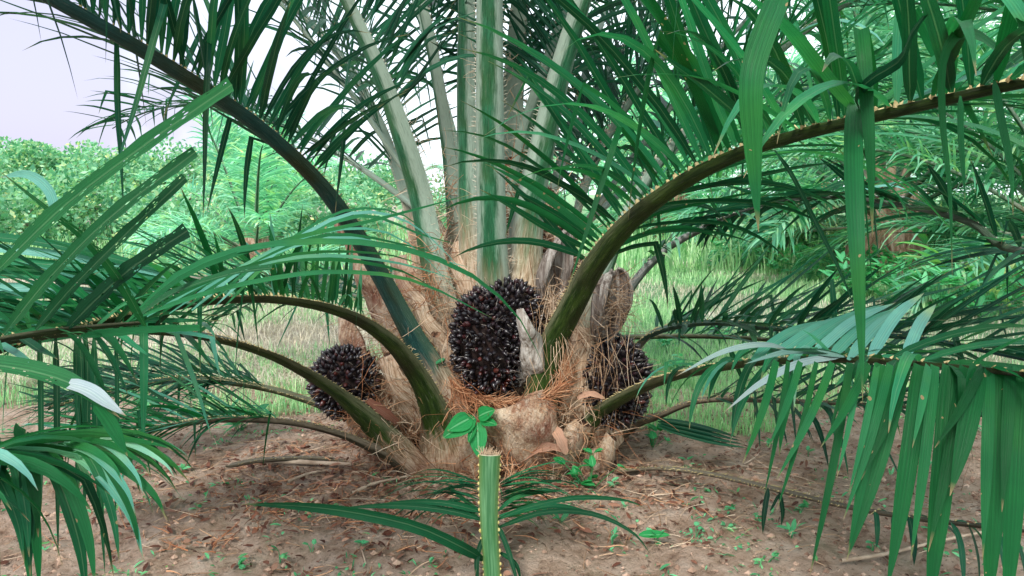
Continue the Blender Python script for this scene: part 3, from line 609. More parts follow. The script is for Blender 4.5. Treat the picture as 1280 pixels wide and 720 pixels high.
# fibre strands
def strand(mb, p, d, ln, r, wd, curl=.3, segs=7, rn=None, grav=.3, m=0):
    P = [p.copy()]; d = d.normalized(); c = rv(r) * curl
    for i in range(segs):
        d = (d + c * .35 + rv(r) * curl * .3 + Vector((0, 0, -grav / segs))).normalized(); p = p + d * ln / segs; P.append(p.copy())
    rn = r.random() if rn is None else rn
    s = rv(r).normalized(); prev = None
    for i, q in enumerate(P):
        f = wd * .5 * (1 - .6 * i / segs)
        T = (P[min(i + 1, segs)] - P[max(0, i - 1)]).normalized(); x = T.cross(s)
        x = x.normalized() * f if x.length > .01 else Vector((f, 0, 0)); y = T.cross(x)
        row = [mb.vert(q + x, (0, 0), rn), mb.vert(q - x * .5 + y * .87, (0, 0), rn), mb.vert(q - x * .5 - y * .87, (0, 0), rn)]
        if prev:
            for a in range(3): b = (a + 1) % 3; mb.face(prev[a], prev[b], row[b], row[a], m=m)
        prev = row
def fibre_patch(mb, cx, cy, Y, sx, sy, sY, n, r, ln=(.06, .2), wd=(.0018, .004), curl=.5, grav=.3, m=0, dirf=None):
    for _ in range(n):
        q = at(cx + r.gauss(0, sx), cy + r.gauss(0, sy), Y + r.uniform(-sY, sY))
        d = dirf(r) if dirf else Vector((r.gauss(0, 1), r.gauss(0, .4) - .25, r.gauss(0, .7)))
        strand(mb, q, d, r.uniform(*ln), r, r.uniform(*wd), curl, 6, grav=grav, m=m)
r3 = random.Random(21); fb = MB()
# (px, py, Y, spread x, spread y, spread Y, count, material)
for cx, cy, Y, sx_, sy_, sY, nn, m_ in ((550, 290, 3.25, 12, 40, .08, 350, 0), (575, 250, 3.3, 14, 40, .08, 300, 0), (640, 270, 3.2, 8, 60, .08, 300, 1), (690, 330, 3.15, 12, 50, .06, 300, 0),
                                   (530, 400, 3.05, 22, 45, .08, 700, 1), (560, 380, 3.0, 14, 40, .06, 300, 0), (505, 440, 3.05, 20, 30, .08, 500, 0), (478, 500, 3.0, 20, 24, .07, 600, 1), (500, 490, 2.98, 16, 24, .05, 400, 0),
                                   (690, 400, 2.98, 10, 30, .06, 350, 0), (745, 470, 3.02, 22, 22, .06, 260, 0), (725, 520, 2.98, 24, 20, .06, 500, 1), (640, 540, 2.95, 40, 22, .06, 700, 1), (590, 500, 2.95, 22, 14, .05, 250, 1),
                                   (700, 555, 2.95, 26, 14, .06, 350, 0), (515, 560, 3.0, 22, 16, .06, 300, 1), (670, 580, 2.95, 40, 8, .08, 250, 0), (700, 370, 3.08, 14, 22, .05, 250, 0), (730, 390, 3.1, 10, 40, .05, 150, 0), (480, 380, 3.2, 20, 40, .1, 300, 0)):
    fibre_patch(fb, cx, cy, Y + .03, sx_, sy_, sY, int(nn * .30), r3, m=m_, wd=(.0015, .0045), ln=(.05, .26), curl=r3.choice((.2, .35, .6)))
for cx, cy, Y, sx_, sy_, nn, m_ in ((455, 520, 2.92, 18, 10, 160, 1), (500, 545, 2.9, 14, 12, 160, 0), (640, 575, 2.88, 40, 8, 260, 1), (705, 530, 2.88, 20, 16, 220, 0), (520, 375, 3.0, 16, 24, 200, 1), (590, 500, 2.88, 20, 8, 160, 1), (740, 440, 2.95, 14, 20, 120, 0), (555, 590, 2.9, 40, 6, 160, 0)):
    fibre_patch(fb, cx, cy, Y, sx_, sy_, .04, int(nn * .35), r3, m=m_, wd=(.0015, .005), ln=(.04, .16), curl=.5)
# long grey strands falling over the right bunch
fibre_patch(fb, 760, 440, 2.88, 24, 20, .04, 40, r3, (.12, .28), (.0012, .0024), .15, 1.0, 0, lambda r: Vector((r.gauss(0, .4), -.2, -1)))
fibre_patch(fb, 690, 400, 2.9, 12, 20, .04, 60, r3, (.12, .25), (.0015, .003), .25, .8, 0, lambda r: Vector((r.gauss(0, .4), -.3, -1)))
# margin fringe standing along the upright petioles
for x0, y0, x1, y1, Y, cnt in ((600, 330, 596, 60, 2.98, 110), (634, 330, 632, 60, 2.98, 90), (560, 320, 500, 110, 3.12, 130), (600, 300, 572, 120, 3.3, 80), (642, 330, 690, 60, 3.1, 90), (676, 330, 712, 80, 3.1, 70), (720, 280, 760, 160, 3.42, 60)):
    for _ in range(cnt):
        f = r3.random() ** 1.4; q = at(lerp(x0, x1, f) + r3.gauss(0, 2), lerp(y0, y1, f), Y)
        strand(fb, q, Vector((r3.gauss(0, 1), -.3, r3.uniform(-.3, 1))), r3.uniform(.02, .07), r3, .002, .4, 5, grav=0, m=0, rn=.7 + .3 * r3.random())
W2P(fb.build('fibre', [M['fibre'], M['fibre_rust']], palm, ORG))

# old cut leaf bases, sheath rims
def leaf_base(pts, mt='sheath', label=None, thick=.6, cap=True):
    P, W = px_path(pts, 18); fr = frames(P, ref); a = MB(); rachis(a, P, W, fr, thick, cap=1)
    for k_, q_ in enumerate(a.v):
        qv = Vector(q_); dz_ = Vector((noise.noise(qv * 9), noise.noise(qv * 9 + Vector((5, 0, 0))), noise.noise(qv * 9 + Vector((0, 7, 0))))) * .03
        a.v[k_] = tuple(qv + dz_)
    o = a.build('leaf_base', [M[mt], M['trunk']], palm, P[0]); W2P(o)
    if label: o['label'] = label
leaf_base([(662, 600, 3.12, 46), (662, 570, 3.02, 66), (660, 540, 2.95, 88), (654, 516, 2.92, 96), (650, 503, 2.93, 92)], label='broad cut leaf base cupping the middle fruit bunch')
leaf_base([(470, 560, 3.2, 50), (455, 520, 3.1, 60), (440, 485, 3.05, 55), (425, 455, 3.05, 40)])
leaf_base([(520, 480, 3.2, 60), (500, 420, 3.15, 55), (470, 350, 3.15, 48), (445, 300, 3.15, 36), (430, 270, 3.15, 30)])
leaf_base([(640, 480, 2.95, 18), (662, 455, 2.9, 30), (664, 420, 2.84, 26), (648, 385, 2.80, 10)], 'pale', 'pale grey bract lying across the right side of the middle bunch', thick=.3)
leaf_base([(545, 450, 3.15, 50), (535, 400, 3.1, 52), (520, 350, 3.12, 44), (505, 320, 3.15, 32)])
leaf_base([(700, 590, 3.1, 60), (700, 565, 3.0, 70), (712, 545, 2.95, 54), (730, 530, 2.92, 30)])
leaf_base([(600, 480, 3.1, 40), (580, 470, 3.0, 44), (555, 440, 2.97, 34), (545, 415, 2.95, 16)], thick=.4)

leaf_base([(560, 560, 3.15, 70), (530, 520, 3.08, 60), (505, 480, 3.04, 52), (488, 445, 3.05, 34)], 'base_tan')
leaf_base([(505, 540, 3.2, 70), (480, 490, 3.14, 70), (455, 440, 3.14, 56), (436, 395, 3.18, 34)], 'sheath')
leaf_base([(560, 480, 3.1, 80), (545, 430, 3.05, 66), (525, 385, 3.04, 50), (508, 345, 3.08, 26)], 'base_tan')
leaf_base([(745, 560, 3.1, 80), (725, 505, 3.05, 78), (718, 455, 3.05, 60), (722, 410, 3.08, 40)], 'base_tan')
leaf_base([(620, 600, 3.1, 60), (600, 570, 3.02, 66), (592, 540, 3.0, 60), (590, 515, 3.02, 44)], 'sheath')
leaf_base([(720, 605, 3.1, 60), (735, 580, 3.05, 56), (752, 560, 3.02, 46), (765, 545, 3.02, 28)], 'sheath')
leaf_base([(600, 420, 3.2, 60), (592, 370, 3.15, 54), (580, 330, 3.16, 40), (572, 300, 3.2, 20)], 'base_tan', thick=.4)
leaf_base([(690, 440, 3.1, 50), (694, 400, 3.05, 46), (704, 360, 3.06, 34)], 'base_tan', thick=.4)
# rust coloured rim of torn sheath under the middle bunch
rim = MB(); rp = cat_rom([at(*q) for q in ((560, 470, 2.95), (585, 492, 2.9), (625, 502, 2.86), (660, 505, 2.84), (690, 492, 2.86), (706, 468, 2.9), (700, 440, 2.95))], 40)
for i, q in enumerate(rp):
    for _ in range(16):
        T = (rp[min(i + 1, 40)] - rp[max(0, i - 1)]).normalized()
        strand(rim, q + rv(r3) * .007, T + rv(r3) * .35, r3.uniform(.05, .12), r3, r3.uniform(.002, .0045), .25, 5, grav=.1)
W2P(rim.build('sheath_rim', M['fibre_rust'], palm, ORG))

# spathes (dry sheaths)
def spathe(pts, label, open_=.6, th=.008):
    P, W = px_path(pts, 22); a = MB(); prev = None
    for i, q in enumerate(P):
        T = (P[min(i + 1, 22)] - P[max(0, i - 1)]).normalized(); B = Vector((0, -1, 0)); S = T.cross(B).normalized(); B = S.cross(T)
        row = []
        for j in range(15):
            an = lerp(-math.pi * .62, -math.pi * 2.14, j / 14)
            rr = W[i] * .5 * (1 + .08 * noise.noise(Vector((j * .7, i * .3, 2))))
            row.append(a.vert(q + S * math.cos(an) * rr - B * math.sin(an) * rr * .7 * (1 if j else 1), (j / 14, i / 22), .5))
        if prev:
            for j in range(14): a.face(prev[j], prev[j + 1], row[j + 1], row[j])
        prev = row
    o = a.build('spathe', M['spathe'], palm, P[0]); o['label'] = label; W2P(o)
    mo = o.modifiers.new('solid', 'SOLIDIFY'); mo.thickness = th
    return o
spathe([(752, 425, 3.0, 20), (757, 405, 2.98, 36), (764, 380, 2.96, 46), (768, 360, 2.96, 44), (770, 345, 2.97, 28), (768, 338, 2.98, 8)], 'rounded grey dry sheath stuffed with fibre on the right')
spathe([(684, 378, 3.0, 22), (690, 350, 2.98, 38), (698, 325, 2.97, 34), (706, 302, 2.98, 20), (713, 284, 3.0, 3)], 'pointed grey dry sheath')
sf = MB(); fibre_patch(sf, 774, 378, 2.92, 5, 16, .02, 140, r3, (.05, .12), (.0015, .003), .5, .2)
fibre_patch(sf, 700, 380, 2.95, 12, 14, .03, 160, r3, (.05, .14), (.0015, .003), .6, .2)
W2P(sf.build('sheath_fibre', M['fibre'], palm, ORG))

# fruit bunches
def fruit_bunch(c, ax, rx, ry, rz, n, seed, tilt=0):
    r = random.Random(seed); core = MB(); Rm = Matrix.Rotation(tilt, 3, 'Y')
    NS = 24
    for j in range(NS + 1):
        th = math.pi * j / NS
        for i in range(NS):
            ph = 2 * math.pi * i / NS; q = Vector((math.sin(th) * math.cos(ph) * rx, math.sin(th) * math.sin(ph) * ry, math.cos(th) * rz)) * .84
            core.vert(c + Rm @ q, (0, 0), .5)
    for j in range(NS):
        for i in range(NS):
            k = (i + 1) % NS; core.face(j * NS + i, j * NS + k, (j + 1) * NS + k, (j + 1) * NS + i)
    co = core.build('fruit_bunch', M['fruitcore'], palm, c)
    fm = MB(); th_ = MB()
    for i in range(n):
        z = 1 - 2 * (i + .5) / n; ph = i * 2.399963; s = math.sqrt(1 - z * z)
        d0 = Vector((s * math.cos(ph), s * math.sin(ph), z)) + rv(r) * .05; d0.normalize()
        q = Vector((d0.x * rx, d0.y * ry, d0.z * rz)) * r.uniform(.93, 1.08)
        nn = Vector((d0.x / rx, d0.y / ry, d0.z / rz)).normalized() + rv(r) * .28 + Vector((0, 0, .2)); nn.normalize()
        p0 = c + Rm @ q; nn = Rm @ nn; a = nn.orthogonal().normalized(); b = nn.cross(a)
        R0 = r.uniform(.0072, .0108); Lh = R0 * r.uniform(1.9, 2.5); rn = r.random()
        rows = []
        for hh, rr in ((-.4, .5), (-.1, .9), (.2, 1), (.5, .85), (.75, .5), (.9, .2)):
            rows.append([fm.vert(p0 + nn * Lh * hh + (a * math.cos(k * math.pi / 3.5) + b * math.sin(k * math.pi / 3.5)) * R0 * rr, (0, 0), rn) for k in range(7)])
        tp = fm.vert(p0 + nn * Lh * 1.08, (0, 0), rn)
        for u_, v_ in zip(rows, rows[1:]):
            for k in range(7): l = (k + 1) % 7; fm.face(u_[k], u_[l], v_[l], v_[k])
        for k in range(7): fm.face(rows[-1][k], rows[-1][(k + 1) % 7], tp)
        if r.random() < .2:
            dd = (nn + rv(r) * .5).normalized(); cone(th_, p0 + dd * .01, dd, .0016, r.uniform(.03, .05), .6 + .4 * r.random(), sides=3)
    f1 = fm.build('fruit_cluster', M['fruit'], co, (0, 0, 0)); f2 = th_.build('spikes', M['spathe'], co, (0, 0, 0))
    for f in (f1, f2): f.location = -c
    W2P(co); return co
fruit_bunch(at(610, 430, 2.94), None, .125, .12, .2, 860, 1, -.12)['label'] = 'large upright black fruit bunch in the middle'
fruit_bunch(at(634, 402, 2.96), None, .125, .11, .15, 560, 4, .1)
fruit_bunch(at(768, 478, 3.02), None, .13, .13, .165, 760, 2, .1)['label'] = 'black fruit bunch on the right under grey strands'
fruit_bunch(at(432, 478, 3.04), None, .122, .12, .13, 620, 3, 0)['label'] = 'black fruit bunch on the left behind the arching stalks'

# ------------------------------------------------------------------ cut frond standing in front
P, W = px_path([(617, 770, 2.2, 21), (615, 715, 2.22, 22), (611, 640, 2.25, 24), (612, 568, 2.28, 28)], 16)
loc = atg(612, 745); cf = empty('cut_frond', loc)
tag(cf, 'green cut palm stalk with yellow beads down both edges standing in the foreground soil', 'cut frond')
fr = frames(P, lambda p, T: Vector((0, 1, 0))); a = MB(); rachis(a, P, W, fr, .35, cap=1)
PM, n_, p_, o_ = mat('cut_stalk_green')
uv, u, v = uvn(n_); st = tnoise(n_, uv, 1, 4, .6, (14, 5, 1)); bl_ = tnoise(n_, uv, 1, 3, .6, (2, 14, 1))
cc = ramp(n_, u, [(0, (.3, .36, .1)), (.16, (.1, .2, .05)), (.3, (.03, .13, .035)), (.5, (.02, .11, .035)), (.7, (.03, .13, .035)), (.84, (.1, .2, .05)), (1, (.3, .36, .1))])
cc = mix(n_, mth(n_, 'MULTIPLY', mth(n_, 'SUBTRACT', bl_, .5, clamp=True), 3, clamp=True), cc, (.02, .11, .03)); cc = mix(n_, mth(n_, 'MULTIPLY', mth(n_, 'SUBTRACT', st, .45, clamp=True), 2.5, clamp=True), cc, (.16, .34, .17))
n_.links.new(cc, p_.inputs['Base Color']); p_.inputs['Roughness'].default_value = .5; bump(n_, p_, st, .4, .003)
st_ = a.build('stalk', [PM, M['cut']], cf, loc); st_.location = (0, 0, 0)
bd = MB(); r5 = random.Random(9)
for i in range(27):
    for sd in (-1, 1):
        f = (i + .5 + r5.uniform(-.25, .25)) / 27; k = min(15, int(f * 16)); q = P[k].lerp(P[k + 1], f * 16 - k); T, U, S = fr[k]
        c0 = q + S * sd * W[k] * .5; R0 = r5.uniform(.0036, .0062)
        rows = []
        for h in range(5):
            an = -math.pi / 2 + math.pi * h / 4
            rows.append([bd.vert(c0 + Vector((math.cos(k2 * math.pi / 3) * math.cos(an), math.sin(k2 * math.pi / 3) * math.cos(an), math.sin(an) * 1.15)) * R0, (0, 0), r5.random()) for k2 in range(6)])
        for x, y in zip(rows, rows[1:]):
            for k2 in range(6): l = (k2 + 1) % 6; bd.face(x[k2], x[l], y[l], y[k2])
bo = bd.build('beads', M['bead'], cf, loc); bo.location = (0, 0, 0)
rg = MB()
for _ in range(70): strand(rg, P[-1] + Vector((r5.uniform(-.03, .03), r5.uniform(-.01, .01), 0)), Vector((r5.gauss(0, .5), 0, 1)), r5.uniform(.006, .03), r5, .0022, .2, 3, grav=0, rn=.9)
o = rg.build('ragged_cut_end', M['fibre'], cf, loc); o.location = (0, 0, 0)
lb = MB()
for pts, wd, rr in (([(605, 700, 2.24), (580, 685, 2.15), (520, 658, 2.1), (440, 640, 2.12), (370, 632, 2.2), (300, 630, 2.3)], .028, .3),
                    ([(605, 650, 2.26), (560, 638, 2.25), (500, 632, 2.3), (430, 634, 2.4)], .016, .4), ([(604, 640, 2.26), (550, 628, 2.25), (480, 628, 2.4)], .014, .5),
                    ([(620, 650, 2.26), (660, 634, 2.25), (720, 622, 2.3), (780, 625, 2.4), (808, 636, 2.45)], .012, .5), ([(620, 660, 2.26), (680, 640, 2.25), (740, 642, 2.3), (790, 665, 2.3), (815, 695, 2.3)], .013, .2),
                    ([(622, 645, 2.26), (690, 632, 2.3), (740, 640, 2.4)], .012, .8), ([(620, 640, 2.26), (650, 620, 2.35), (710, 612, 2.5)], .01, .9), ([(622, 655, 2.25), (636, 690, 2.2), (650, 740, 2.15)], .012, .2),
                    ([(604, 670, 2.25), (596, 700, 2.2), (598, 740, 2.18)], .012, .1), ([(625, 690, 2.25), (645, 705, 2.2), (652, 730, 2.2)], .010, .3), ([(600, 640, 2.3), (575, 620, 2.4), (560, 605, 2.5)], .01, .8)):
    hero(pts, wd * 1.25, rr, nrm=Vector((0, -1, .35)))(lb)
for _ in range(60):
    sd = r5.choice((-1, 1)); q = at(612 + sd * 14, r5.uniform(600, 650), 2.32)
    Q = grow(q, Vector((sd, r5.uniform(.1, .9), r5.uniform(0, .35))), r5.uniform(.15, .42), r5.uniform(.6, 1.6), 7, r5, None, .04)
    ribbon(lb, Q, Vector((0, -.3, 1)), r5.uniform(.004, .010), r5.random(), .3)
o = lb.build('leaflets', M['leaf'], cf, loc); o.location = (0, 0, 0)

# ------------------------------------------------------------------ small broadleaf plants
def blade(mb, base, d, nrm, L, wd, r, bend=.3, m=0, k=7):
    P = [base.copy()]; d = d.normalized(); p = base.copy()
    for i in range(k): d = (d + Vector((0, 0, -bend / k))).normalized(); p = p + d * L / k; P.append(p.copy())
    ribbon(mb, P, nrm, wd, r, .25, prof=lambda v: max(.02, math.sin(math.pi * min(1, v * .97 + .02) ** .75) ** .8), m=m)
def tube(mb, P, r0, r1, sides=6, rn=.5):
    k = len(P) - 1; prev = None
    for i, q in enumerate(P):
        T = (P[min(i + 1, k)] - P[max(0, i - 1)]).normalized(); a = T.orthogonal().normalized(); b = T.cross(a); rr = lerp(r0, r1, i / k)
        row = [mb.vert(q + (a * math.cos(2 * math.pi * j / sides) + b * math.sin(2 * math.pi * j / sides)) * rr, (j / sides, i / k), rn) for j in range(sides)]
        if prev:
            for j in range(sides): l = (j + 1) % sides; mb.face(prev[j], prev[l], row[l], row[j])
        prev = row
loc = atg(600, 612); sd_ = empty('seedling', loc)
tag(sd_, 'young seedling with five bright green oval leaves against the trunk above the cut stalk', 'seedling')
sm = MB(); c0 = at(596, 522, 2.84); tube(sm, cat_rom([loc, at(604, 575, 2.86), c0], 8), .003, .002)
o = sm.build('stem', M['weed'], sd_, loc); o.location = (0, 0, 0)
for (bx, by, tx, ty, L, wd, r) in ((594, 523, 553, 548, .13, .085, .35), (590, 522, 560, 540, .13, .08, .5), (597, 521, 620, 514, .10, .062, .45), (597, 528, 598, 572, .13, .078, .5), (600, 525, 622, 534, .065, .042, .3), (594, 530, 586, 555, .05, .03, .2)):
    lm = MB(); b0 = at(bx, by, 2.83); t0 = at(tx, ty, 2.78); blade(lm, b0, t0 - b0 + Vector((0, 0, .02)), Vector((0, -1, .5)), (t0 - b0).length, wd * .88, r, .25)
    o = lm.build('leaf', M['broad'], sd_, loc); o.location = (0, 0, 0)
def herb(loc, n, h, L, wd, label, group=None, name='weed', mt='weed', seed=0, cat='weed'):
    r = random.Random(seed); mb = MB()
    for i in range(n):
        az = r.uniform(0, 6.28); d = Vector((math.cos(az), math.sin(az), r.uniform(.2, 1.2))); top = Vector((r.gauss(0, .25) * h, r.gauss(0, .25) * h, h * r.uniform(.2, 1)))
        tube(mb, [Vector((0, 0, -.01)), top * .6, top], .002, .0012, 4, r.random())
        for _ in range(2): blade(mb, top, d + rv(r) * .3, Vector((0, 0, 1)) + rv(r) * .2, L * r.uniform(.6, 1.2), wd * r.uniform(.7, 1.2), r.random(), .5, k=5)
    o = mb.build(name, M[mt]); o.location = loc; tag(o, label, cat, group); return o
herb(atg(735, 606) + Vector((0, -.05, .0)), 12, .16, .05, .032, 'leafy green weed at the right foot of the trunk', seed=2, mt='broad')
herb(atg(745, 590), 8, .1, .035, .022, 'small green creeping weed beside the trunk, just right of the leafy weed', seed=3)
herb(atg(815, 560), 8, .12, .05, .03, 'small green weed on the soil between the trunk and the low right stalks', seed=5, mt='broad')
herb(at(548, 462, 2.93), 3, .03, .04, .025, 'tiny pale green sprout growing in a leaf axil of the trunk', seed=8, name='sprout', cat='sprout')
herb(at(566, 490, 2.93), 3, .02, .03, .025, 'tiny green sprout on the trunk just below the pale one', seed=9, name='sprout', cat='sprout')
rw = random.Random(30)
wp = [(820, 680), (945, 655), (990, 672), (910, 660), (765, 678), (960, 700), (1000, 640), (870, 668), (700, 655), (230, 590), (350, 700), (300, 712), (390, 690), (1010, 570), (960, 560), (880, 620), (915, 640), (250, 640), (420, 640), (1090, 690), (1180, 660), (770, 610), (455, 690), (540, 712), (500, 660)]
for i, (x, y) in enumerate(wp):
    side = 'under the left bunch' if x < 300 else 'left of the cut stalk' if x < 600 else 'right beside the cut stalk' if x < 800 else 'short of the hanging leaflets' if x < 980 else 'under the hanging leaflets'
    row = 'far back' if y < 612 else 'midway' if y < 665 else 'close to the camera'
    herb(atg(x, y), rw.randint(2, 4), .03, rw.uniform(.02, .04), .016, 'small weed on soil ' + side + ', ' + row, 'small weeds on the bare soil', seed=100 + i)

# fallen leaf
fl = MB(); q = atg(818, 680) + Vector((0, 0, .03)); blade(fl, q + Vector((-.05, 0, 0)), Vector((1, -.1, .1)), Vector((0, -.4, 1)), .1, .035, .4, .1)
tag(fl.build('fallen_leaf', M['broad'], None, q), 'single fresh green leaf lying on the soil right of the cut stalk', 'leaf')
# dead brown leaf scraps leaning on the trunk
def scrap(pts, wd, label, mt='deadleaf', r=.7, name='dead_leaf'):
    mb = MB(); P = cat_rom([at(*q) for q in pts], 10); ribbon(mb, P, Vector((0, -1, .6)), wd, r, .5, prof=lambda v: max(.05, math.sin(math.pi * (v * .9 + .08)) ** .6) * (1 + .15 * math.sin(v * 23)))
    tag(mb.build(name, M[mt], None, P[0]), label, 'dead leaf')
scrap([(640, 582, 2.9), (668, 562, 2.86), (690, 558, 2.84), (715, 565, 2.84)], .035, 'curled tan dead leaf at the foot of the trunk', r=.8)
scrap([(690, 530, 2.86), (700, 548, 2.82), (708, 568, 2.82)], .04, 'pale brown dead leaf hanging under the right stalk at the trunk', r=.95)
scrap([(722, 498, 2.85), (738, 492, 2.83), (756, 498, 2.84)], .022, 'small pale dead leaf caught on the trunk between stalk and right bunch', r=1)
scrap([(460, 500, 2.9), (480, 515, 2.86), (500, 530, 2.88)], .035, 'rust dead leaf hanging at the left bunch', r=.4)

# sticks
def stick(pts, r0, label, mt='wood', group=None):
    mb = MB(); P = cat_rom([atg(x, y) + Vector((0, 0, r0 + dz)) for x, y, dz in pts], 14); P = [q + Vector((0, 0, .004 * noise.noise(q * 9))) for q in P]
    tube(mb, P, r0, r0 * .6, 6); tag(mb.build('stick', M[mt], None, P[0]), label, 'stick', group)
stick([(1050, 712, .02), (1130, 697, .02), (1200, 680, .02), (1290, 662, .02)], .007, 'long pale dry stick on the soil in the bottom right')
stick([(330, 585, .02), (400, 588, .02), (440, 590, .02)], .012, 'pale flat stick on the soil below the broken left stalk')
stick([(440, 622, .01), (470, 612, .02), (510, 604, .02)], .008, 'short dry stick left of the trunk foot')
stick([(445, 668, .01), (452, 690, .01), (458, 712, .01)], .004, 'thin grey twig on the soil at the left of the cut stalk')
stick([(360, 607, .01), (385, 600, .02), (410, 596, .02)], .007, 'short weathered stick on the left soil')

# litter and clods (nobody could count them)
rc = random.Random(50); cl = MB(); lt = MB()
for i in range(15000):
    x = rc.uniform(-2.2, 2.4); y = rc.uniform(1.7, 4.8); s = .003 + .011 * rc.random() ** 5; c = Vector((x, y, gz(x, y) + .026 * noise.fractal(Vector((x * 5, y * 5, 0)), .7, 2.1, 6) + s * .3)); rn = rc.random()
    vs = [cl.vert(c + Vector(k) * s * rc.uniform(.7, 1.3), (0, 0), rn) for k in ((1, 0, 0), (0, 1, 0), (-1, 0, 0), (0, -1, 0), (0, 0, .8), (0, 0, -.8))]
    for a_, b_ in ((0, 1), (1, 2), (2, 3), (3, 0)): cl.face(vs[a_], vs[b_], vs[4]); cl.face(vs[b_], vs[a_], vs[5])
tag(cl.build('soil_clods', M['clod'], smooth=False), kind='stuff')
for i in range(3600):
    x = rc.gauss(0, 1.0); y = rc.uniform(1.9, 4.6) if rc.random() < .4 else rc.gauss(3.0, .3); q = Vector((x, y, gz(x, y) + .012 + .026 * noise.fractal(Vector((x * 5, y * 5, 0)), .7, 2.1, 6))); az = rc.uniform(0, 6.28)
    if rc.random() < .45: strand(lt, q, Vector((math.cos(az), math.sin(az), .1)), rc.uniform(.03, .16), rc, rc.uniform(.0015, .004), .2, 5, grav=.1, m=0)
    else: blade(lt, q, Vector((math.cos(az), math.sin(az), rc.uniform(0, .4))), Vector((0, 0, 1)) + rv(rc) * .3, rc.uniform(.012, .05) + .05 * (rc.random() > .96), rc.uniform(.006, .016), rc.random() ** 1.6, .3, m=1, k=3)
for i in range(1300):
    cx, cy = rc.choice(((-.9, 3.05), (-.6, 2.75), (-1.0, 2.7), (.3, 2.75), (-.35, 2.55))); x = rc.gauss(cx, .22); y = rc.gauss(cy, .2); az = rc.uniform(0, 6.28)
    q = Vector((x, y, gz(x, y) + .014 + .026 * noise.fractal(Vector((x * 5, y * 5, 0)), .7, 2.1, 6)))
    if rc.random() < .5: strand(lt, q, Vector((math.cos(az), math.sin(az), .25)), rc.uniform(.02, .09), rc, rc.uniform(.002, .006), .3, 4, grav=.2, m=2)
    else: blade(lt, q, Vector((math.cos(az), math.sin(az), rc.uniform(0, .7))), Vector((0, 0, 1)) + rv(rc) * .5, rc.uniform(.012, .05), rc.uniform(.006, .02), rc.random() ** 1.3, .4, m=1, k=3)
tag(lt.build('leaf_litter', [M['fibre'], M['deadleaf'], M['fibre_rust']]), kind='stuff')

gw = MB(); rg_ = random.Random(91)
for i in range(170):
    cy = rg_.uniform(2.1, 4.6); cx = rg_.uniform(-.75, .75) * cy
    for _ in range(rg_.randint(3, 22)):
        x = cx + rg_.gauss(0, .05); y = cy + rg_.gauss(0, .05); az = rg_.uniform(0, 6.28)
        q = Vector((x, y, gz(x, y) + .01 + .026 * noise.fractal(Vector((x * 5, y * 5, 0)), .7, 2.1, 6)))
        blade(gw, q, Vector((math.cos(az), math.sin(az), rg_.uniform(.2, 1.5))), Vector((0, 0, 1)) + rv(rg_) * .4, rg_.uniform(.01, .04), rg_.uniform(.003, .012), rg_.random(), .6, k=3)
tag(gw.build('ground_cover', M['weed']), kind='stuff')

# ------------------------------------------------------------------ grass (stuff)
def grass(name, mt, n, area, h, seed, wd=.006, keep=None, lean=.5):
    r = random.Random(seed); mb = MB()
    for i in range(n):
        x, y = area(r)
        if keep and not keep(x, y): continue
        far = max(1, y / 6); hh = h * r.uniform(.5, 1.3); az = r.uniform(0, 6.28); dx, dy = math.cos(az), math.sin(az); l = lean * r.uniform(.3, 1.4)
        z = gz(x, y); s = wd * far * r.uniform(.6, 1.3); px, py = -dy * s * .5, dx * s * .5; rn = r.random() * .6 + .4 * (noise.noise(Vector((x * .8, y * .8, 1))) + .5)
        a_ = mb.vert((x - px, y - py, z - .01), (0, 0), rn); b_ = mb.vert((x + px, y + py, z - .01), (1, 0), rn)
        c_ = mb.vert((x + dx * l * hh * .4 + px * .8, y + dy * l * hh * .4 + py * .8, z + hh * .6), (1, .5), rn); d_ = mb.vert((x + dx * l * hh * .4 - px * .8, y + dy * l * hh * .4 - py * .8, z + hh * .6), (0, .5), rn)
        e_ = mb.vert((x + dx * l * hh, y + dy * l * hh, z + hh * (1 - l * .35)), (.5, .9), rn)
        mb.face(a_, b_, c_, d_); mb.face(d_, c_, e_)
    tag(mb.build(name, M[mt]), kind='stuff')
def wedge(x0, x1, y0, y1):
    def f(r):
        y = y0 + (y1 - y0) * r.random() ** 1.3; return r.uniform(x0, x1) * y, y
    return f
nk = lambda x, y: noise.noise(Vector((x * .9, y * .9, 4))) > -.15
grass('dry_grass', 'drygrass', 34000, wedge(-.75, .08, 4.5, 10), .09, 1, .005, None, 1.3)
grass('green_grass', 'grass', 44000, wedge(-.02, .75, 4.6, 17), .10, 2, .006, lambda x, y: noise.noise(Vector((x * .6, y * .6, 4))) > -.05)
grass('dry_grass', 'drygrass', 20000, wedge(.02, .7, 4.6, 13), .08, 3, .005, lambda x, y: noise.noise(Vector((x * .6, y * .6, 4))) < .1, .9)
grass('green_grass', 'grass', 26000, wedge(-.7, .1, 3.9, 9), .09, 4, .005, nk)
grass('green_grass', 'grass', 9000, wedge(.15, .6, 3.5, 6), .07, 6, .005, nk)
grass('tall_grass', 'grass', 9000, wedge(-.8, .8, 11, 22), .5, 5, .012)

